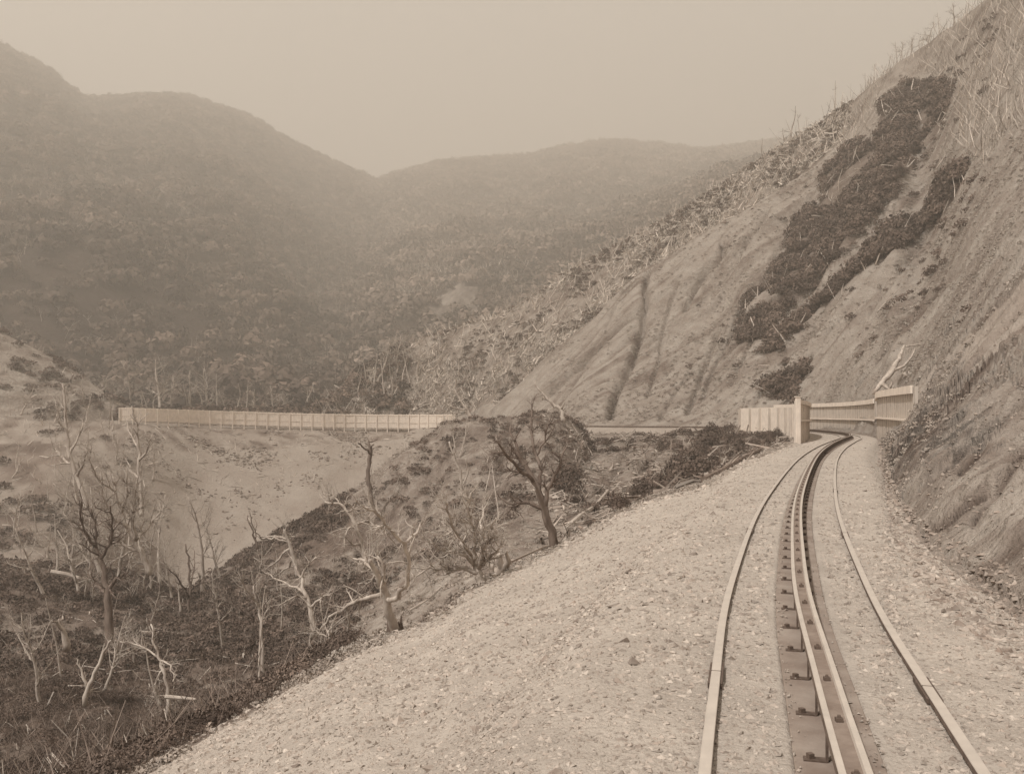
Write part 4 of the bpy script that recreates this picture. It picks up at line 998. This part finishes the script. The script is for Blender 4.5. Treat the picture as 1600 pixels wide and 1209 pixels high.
sketch('fan-shaped bleached dead tree leaning left on the shoulder edge', 17.6, [[(755,915),(750,900),(744,882),(735,862)],
    [(744,882),(728,868),(705,862),(690,858),(672,848)],[(742,880),(742,850),(738,820),(732,795),(736,770)],[(740,872),(722,848),(705,830),(690,815)],[(738,868),(716,838),(700,805),(694,780)],
    [(748,888),(756,862),(762,835),(775,810)],[(750,895),(725,888),(700,890),(670,886),(650,900)],[(744,880),(754,850),(752,815),(758,790)],[(746,885),(770,868),(790,850)]], DW, 8, 15, .5, 2, 1.6)
sketch('squat dead tree with charred hollow base and long crooked limbs', 15.2, [[(618,990),(612,972),(606,945),(598,918),(588,895),(578,875)],
    [(604,940),(622,932),(636,910),(640,880),(632,850),(610,828),(590,805),(570,792)],[(600,925),(570,935),(545,945),(515,965),(500,985)],[(588,895),(570,875),(552,872)],[(598,918),(600,885),(590,868)],
    [(545,945),(545,970),(540,1000)],[(632,850),(650,832),(660,815)]], DW, 12, 17, .34, 2, 1.1)
b = MB(); p0 = P3(617, 985, 15.2); r_ = np.random.RandomState(5)
for k in range(11):
    a = k * .571; h = .10 + .16 * r_.rand(); q0 = p0 + np.array([math.cos(a) * .10, math.sin(a) * .08, -.25]); q1 = p0 + np.array([math.cos(a) * .12, math.sin(a) * .10, h])
    b.tube([q0, (q0 + q1) / 2 + (0, 0, .02), q1], [.035, .04, .012], 5)
b.tube([p0 + (0, 0, -.3), p0 + (0, 0, .05)], [.09, .10], 8); st = b.build('charred_stump', DK)
tag(st, 'charred black stump at the foot of the squat dead tree', 'stump')
sketch('tall forked grey snag on the crest of the middle spur', 70, [[(581,790),(577,762),(575,735),(578,708),(576,690)],[(576,730),(581,708),(584,694)],[(578,708),(566,696),(560,692)],[(577,692),(590,686)]], DK, 15, 9, .5, 1, .4)
sketch('dark leaning tree trunk standing left of the scree foot', 40, [[(172,1000),(169,960),(167,925),(163,900),(158,875),(150,855)],[(167,925),(180,905),(196,893)],[(168,930),(155,915),(145,900)],[(158,875),(170,850),(176,820),(172,790)],[(152,858),(135,838),(125,812),(128,780)],[(150,855),(150,825),(142,795)]], DK, 18, 15, 1.0, 2, 1.3)
sketch('spreading pale dead tree with tangled crown left of the scree', 42, [[(232,890),(222,865),(212,845),(200,825),(190,800),(180,770),(176,740)],[(212,845),(205,810),(210,780),(216,745)],[(222,865),(200,852),(172,846),(150,838)],[(200,825),(172,805),(160,775),(158,735)],[(190,800),(200,770),(198,735)],[(212,845),(235,820),(250,800)],[(180,770),(150,748),(140,720)]], DW, 23, 9, 1.2, 2, 1.7)
sketch('tall thin dead tree crossing the left end of the long fence', 60, [[(221,800),(221,760),(218,720),(214,690),(210,660),(206,635)],[(218,720),(230,700),(238,680)],[(216,700),(204,680),(198,655)],[(220,750),(206,735),(196,715)]], DW, 25, 7, 1.0, 2, 1.2)
sketch('bare dead tree at the far left standing before the pale bank', 55, [[(135,790),(120,745),(108,710),(105,680),(102,640),(98,600)],[(108,710),(120,690),(130,660)],[(105,680),(92,655),(86,625)],[(120,745),(132,720),(140,700)],[(112,725),(95,712),(86,700)]], DW, 27, 8, 1.1, 2, 1.4)
sketch('dark spindly tree standing at the foot of the scree', 66, [[(295,975),(293,945),(298,915),(294,880),(290,850)],[(298,915),(306,890),(304,860)],[(294,930),(280,905),(262,888)],[(297,920),(312,908),(322,905)]], DK, 29, 6, .8, 2, 1.3)
sketch('pale slender dead tree in the gully below the spur', 38, [[(410,1050),(410,1010),(408,970),(402,940),(396,915)],[(408,970),(418,950),(424,930)],[(402,940),(384,920),(378,890)],[(404,950),(400,920),(405,895)]], DW, 31, 7, .8, 2, 1.3)
sketch('broken white tree with bent arms on the brow of the spur', 60, [[(466,895),(460,870),(452,848),(444,828)],[(454,855),(435,870),(415,890)],[(452,848),(430,840),(410,842),(400,830),(388,808)],[(410,842),(396,825),(390,800)],[(448,838),(430,838),(455,838)],[(460,870),(452,885),(430,900)]], DW, 33, 9, .8, 1, 1.0)
sketch('crooked dead tree arching over the dark brush of the spur', 36, [[(574,880),(566,850),(556,820),(545,800),(530,786),(508,784)],[(556,820),(575,812),(600,830),(618,850)],[(545,800),(560,782),(575,775)],[(566,850),(548,850),(538,840)],[(556,820),(540,830),(538,855)],[(530,786),(520,775),(505,770)]], DW, 35, 8, .7, 2, 1.3)
sketch('long white tree leaning out of the gully bottom at lower left', 24, [[(133,1088),(143,1060),(155,1035),(166,1008),(174,1000)],[(138,1075),(128,1050),(122,1030)],[(133,1085),(150,1075)]], DW, 37, 8, .35, 1, .8)
sketch('twisted grey tree rising from the undergrowth at lower left', 26, [[(262,1110),(262,1070),(255,1045),(248,1025),(240,1000),(236,975)],[(248,1025),(225,1010),(200,1002),(180,1000)],[(250,1030),(268,1040),(272,1060)],[(262,1070),(272,1090),(270,1110)],[(255,1045),(245,1060),(248,1090)]], DW, 39, 7, .5, 2, 1.3)
sketch('broken white stump with splintered top at the left edge', 30, [[(104,1005),(98,985),(92,968)],[(98,985),(88,972),(82,970)],[(96,975),(98,962)]], DW, 41, 11, .2, 1, .6, cat='stump', name='tree_stump')
sketch('white dead tree with a wiry crown at the spur foot in the gully', 34, [[(490,985),(484,950),(476,925),(470,905),(462,885)],[(476,925),(455,915),(435,905),(415,895)],[(484,950),(500,935),(515,930)],[(470,905),(480,885),(495,870)],[(480,935),(465,930),(440,945)]], DW, 43, 9, .6, 2, 1.4)
sketch('thin dead tree leaning on the pale slope beside the shoulder', 22, [[(552,1028),(548,1000),(544,975),(546,950)],[(548,1000),(538,985),(530,970)]], DK, 45, 4, .3, 1, .8)
sketch('grey broad tree stump pair with ragged shoots near lower centre', 15, [[(528,1040),(522,1010),(514,985)],[(520,1005),(505,990),(488,985)],[(522,1010),(515,1000),(498,1012)]], DW, 47, 10, .5, 2, 1.4)
sketch('pale wavy sapling in front of the middle spur', 60, [[(728,790),(722,760),(718,735),(708,710),(702,690)],[(722,760),(730,740),(728,715)],[(708,710),(696,702)]], DW, 49, 6, .6, 1, .7)
sketch('bent bare tree hanging over the crest above the brushy spur', 78, [[(880,655),(876,640),(862,628),(846,612),(836,602)],[(862,628),(850,622),(846,612)],[(876,640),(882,628)]], DW, 51, 7, .7, 2, 1.2)
sketch('pair of leaning dead poles above the foot of the scree', 62, [[(402,852),(395,828),(387,805)],[(398,850),(402,830),(398,810)]], DK, 53, 4, 0)
sketch('bare grey tree rising from the crest beside the fence end', 84, [[(745,660),(730,640),(712,618),(700,602)],[(712,618),(690,624)],[(730,640),(708,636),(690,630)],[(700,602),(705,590)]], DW, 55, 5, .9, 1, 1.0)
sketch('bleached dead branchwork standing among the logs below the windbreak', 46, [[(1128,745),(1130,728),(1134,712)],[(1130,728),(1145,722),(1160,720)],[(1131,722),(1120,712)],[(1134,712),(1140,700)]], DW, 57, 8, .4, 2, 1.1)
sketch('rotten tree stump breaking up on the shoulder edge', 18.2, [[(786,902),(784,885),(780,866)],[(786,895),(778,878),(774,866)],[(786,895),(793,876),(792,860)],[(785,898),(770,885),(768,870)]], DW, 59, 19, .12, 1, .5, name='tree_stump', cat='stump')
# big fallen trunk above the right windbreak
p = [P3(1360, 622, 59), P3(1373, 606, 59.5), P3(1388, 588, 60.5), P3(1400, 568, 62), P3(1408, 548, 63.5)]
root = empty('fallen_tree', tuple(p[0])); tag(root, 'big bleached fallen tree lying down the slope onto the board windbreak', 'fallen tree')
t_ = np.linspace(0, 4, 25); pa = np.array(p) + (0, -.5, .3); rg = np.random.RandomState(8)
pp = np.stack([np.interp(t_, range(5), pa[:, k]) for k in range(3)], 1) + .02 * rg.normal(size=(25, 3))
b = MB(); b.tube(pp, np.interp(t_, range(5), [.09, .16, .20, .15, .07]) * (1 + .05 * rg.normal(size=25)), 10); put(b.build('trunk', DW, smooth=True), root)
for L, r0 in (([(1390,586,60.5),(1404,580,60),(1416,566,61),(1422,552,62)], .10), ([(1408,549,63),(1426,546,63),(1444,548,63)], .07),
              ([(1404,590,60),(1410,598,60),(1412,588,60)], .12), ([(1372,608,59.5),(1382,616,59),(1386,605,59)], .14), ([(1412,572,61),(1428,570,62)], .05)):
    P = np.array([P3(*q) for q in L]) + (0, -.8, .3); b = MB(); b.tube(P, np.linspace(r0, r0 * .4, len(P)), 6)
    twigs(b, P, np.linspace(r0, r0 * .4, len(P)), np.random.RandomState(3), .5, 1, .2, 4, .6); put(b.build('branch', DW, smooth=True), root)
for i, (pts_, D_, r0, lab) in enumerate([([(80,893),(105,897),(130,905),(150,907)], 60, .16, 'long pale log lying level across the brush at the far left'),
        ([(640,955),(665,940),(690,918)], 26, .05, 'thin curved pole lying on the pale slope beside the shoulder'),
        ([(1100,775),(1130,752),(1160,738),(1190,715)], 36, .12, 'long dark log sloping down from the windbreak post'),
        ([(405,838),(430,838),(460,838)], 66, .08, 'straight pale pole resting level on the spur brow'),
        ([(880,835),(905,812),(930,795),(950,770)], 29, .16, 'thick split log beside the shoulder right of the dark tree'),
        ([(258,1088),(285,1090),(305,1092)], 20, .05, 'short white log lying low in the gully undergrowth')]):
    P = np.array([P3(x, y, D_) for x, y in pts_])
    if i in (1, 2, 4):
        P = np.array([hit(x, y, 1.1, 5.5) + (0, 0, r0) for x, y in pts_])
    b = MB(); b.tube(P, np.linspace(r0, r0 * .6, len(P)), 7); o = b.build('fallen_log', M['log'] if i != 2 else DK); tag(o, lab, 'log')

# far pale dead trunks over the middle hill, too many to count
b_pts = face_samples(5200, ~NOSC & (mC > 480) & (mC < 1300) & (mS > 12.8) & (mS < 15.1), rng, np.clip(vnoise(XX / 70, YY / 70) * 3 - 1.1, .02, 1))
n = len(b_pts); hgt = 4 + 6 * rng.rand(n); wd = .09 + .12 * rng.rand(n); ln_ = rng.normal(size=(n, 2)) * .14
a = rng.rand(n) * 6.28
V = np.zeros((n, 6, 3))
for k in range(3):
    aa = a + k * 2.094
    V[:, k] = b_pts + np.stack([np.cos(aa) * wd, np.sin(aa) * wd, np.zeros(n)], 1)
    V[:, k + 3] = b_pts + np.stack([ln_[:, 0] * hgt + np.cos(aa) * wd * .3, ln_[:, 1] * hgt + np.sin(aa) * wd * .3, hgt], 1)
f = np.array([[0, 1, 4, 3], [1, 2, 5, 4], [2, 0, 3, 5]])
o = npmesh('dead_forest', V.reshape(-1, 3), (f[None] + 6 * np.arange(n)[:, None, None]).reshape(-1, 4), M['log'])
tag(o, 'pale dead trunks standing all over the misty middle hill', 'forest', kind='stuff')
b_pts = face_samples(900, (mC > -60) & (mC < 640) & (mS > 12.5) & (mS < 14.4), rng, np.clip(vnoise(XX / 40, YY / 40) * 3 - 1.3, .02, 1))
mb = MB()
for q in b_pts:
    h = 4 + 4 * rng.rand(); P, d = wander(q, (rng.normal() * .2, 0, 1), h, 4, .15, rng); mb.tube(P, np.linspace(.10, .04, 5), 3)
    for k in range(3):
        P2, _ = wander(P[2 + (k % 2)], (rng.normal(), rng.normal() * .5, .9), h * .45, 3, .2, rng); mb.tube(P2, np.linspace(.08, .03, 4), 3)
tag(mb.build('dead_forest', M['log']), 'grey dead crowns scattered through the dark left forest', 'forest', kind='stuff')

# ------------------------------------------------------------------ tell repeats apart by their place in the row
ORD = 'first second third fourth fifth sixth seventh eighth ninth tenth eleventh twelfth thirteenth fourteenth fifteenth sixteenth seventeenth eighteenth nineteenth twentieth'.split()
def nth(i):
    return ORD[i] if i < 20 else str(i + 1) + ('th' if 10 < (i + 1) % 100 < 14 else {1: 'st', 2: 'nd', 3: 'rd'}.get((i + 1) % 10, 'th'))
for g, lab in (('dead trees behind the long fence', 'pale dead tree behind the long board fence, %s from the left'), ('dead trees at the foot of the logged spur', 'slender dead tree clustered at the logged spur foot, %s from the left'),
               ('dead trees along the right skyline', 'thin dead tree on the right skyline, %s from the left'), ('logs in the scrub of the right slope', 'bleached log in the dark scrub of the right slope, %s from the left'),
               ('dead saplings in the gully', 'small bare sapling in the gully undergrowth, %s from the left'), ('dead trees on the left bank', 'bare dead tree on the pale bank left of the scree, %s from the left'),
               ('fallen branches in the gully undergrowth', 'grey branch lying in the gully undergrowth, %s from the left'), ('dead trees standing on the logged spur', 'bare tree standing among felled logs on the logged spur, %s from the left'),
               ('dead trees tangled on the near left knoll', 'pale tangled dead tree on the knoll before the scree, %s from the left'),
               ('bushes below the shoulder edge', 'dark bush just below the shoulder edge, %s from the left'),
               ('logs strewn below the near line', 'grey log in the rough slope below the near line, %s from the left')):
    L = sorted([o for o in COL.objects if o.get('group') == g], key=lambda o: o.location.x / o.location.y)
    for i, o in enumerate(L): o['label'] = lab % nth(i)

# ------------------------------------------------------------------ haze
hm = bpy.data.materials.new('haze'); hm.use_nodes = True; nt = hm.node_tree; nt.nodes.clear()
out = nt.nodes.new("ShaderNodeOutputMaterial"); pv = nt.nodes.new("ShaderNodeVolumePrincipled")
pv.inputs['Density'].default_value = HAZE_DENSITY; pv.inputs['Color'].default_value = (1.0, .918, .815, 1)
pv.inputs['Anisotropy'].default_value = .2
nt.links.new(pv.outputs[0], out.inputs['Volume'])
zlo = float(ZZ.min()) - 3; zhi = float(ZZ.max()) + 12
b = MB(); b.box((0, 960, (zlo + zhi) / 2), 4600, 2240, zhi - zlo); o = b.build('haze', hm); o['kind'] = 'stuff'
tag(o, 'thin pale mist hanging over the valley and far hills', 'haze')
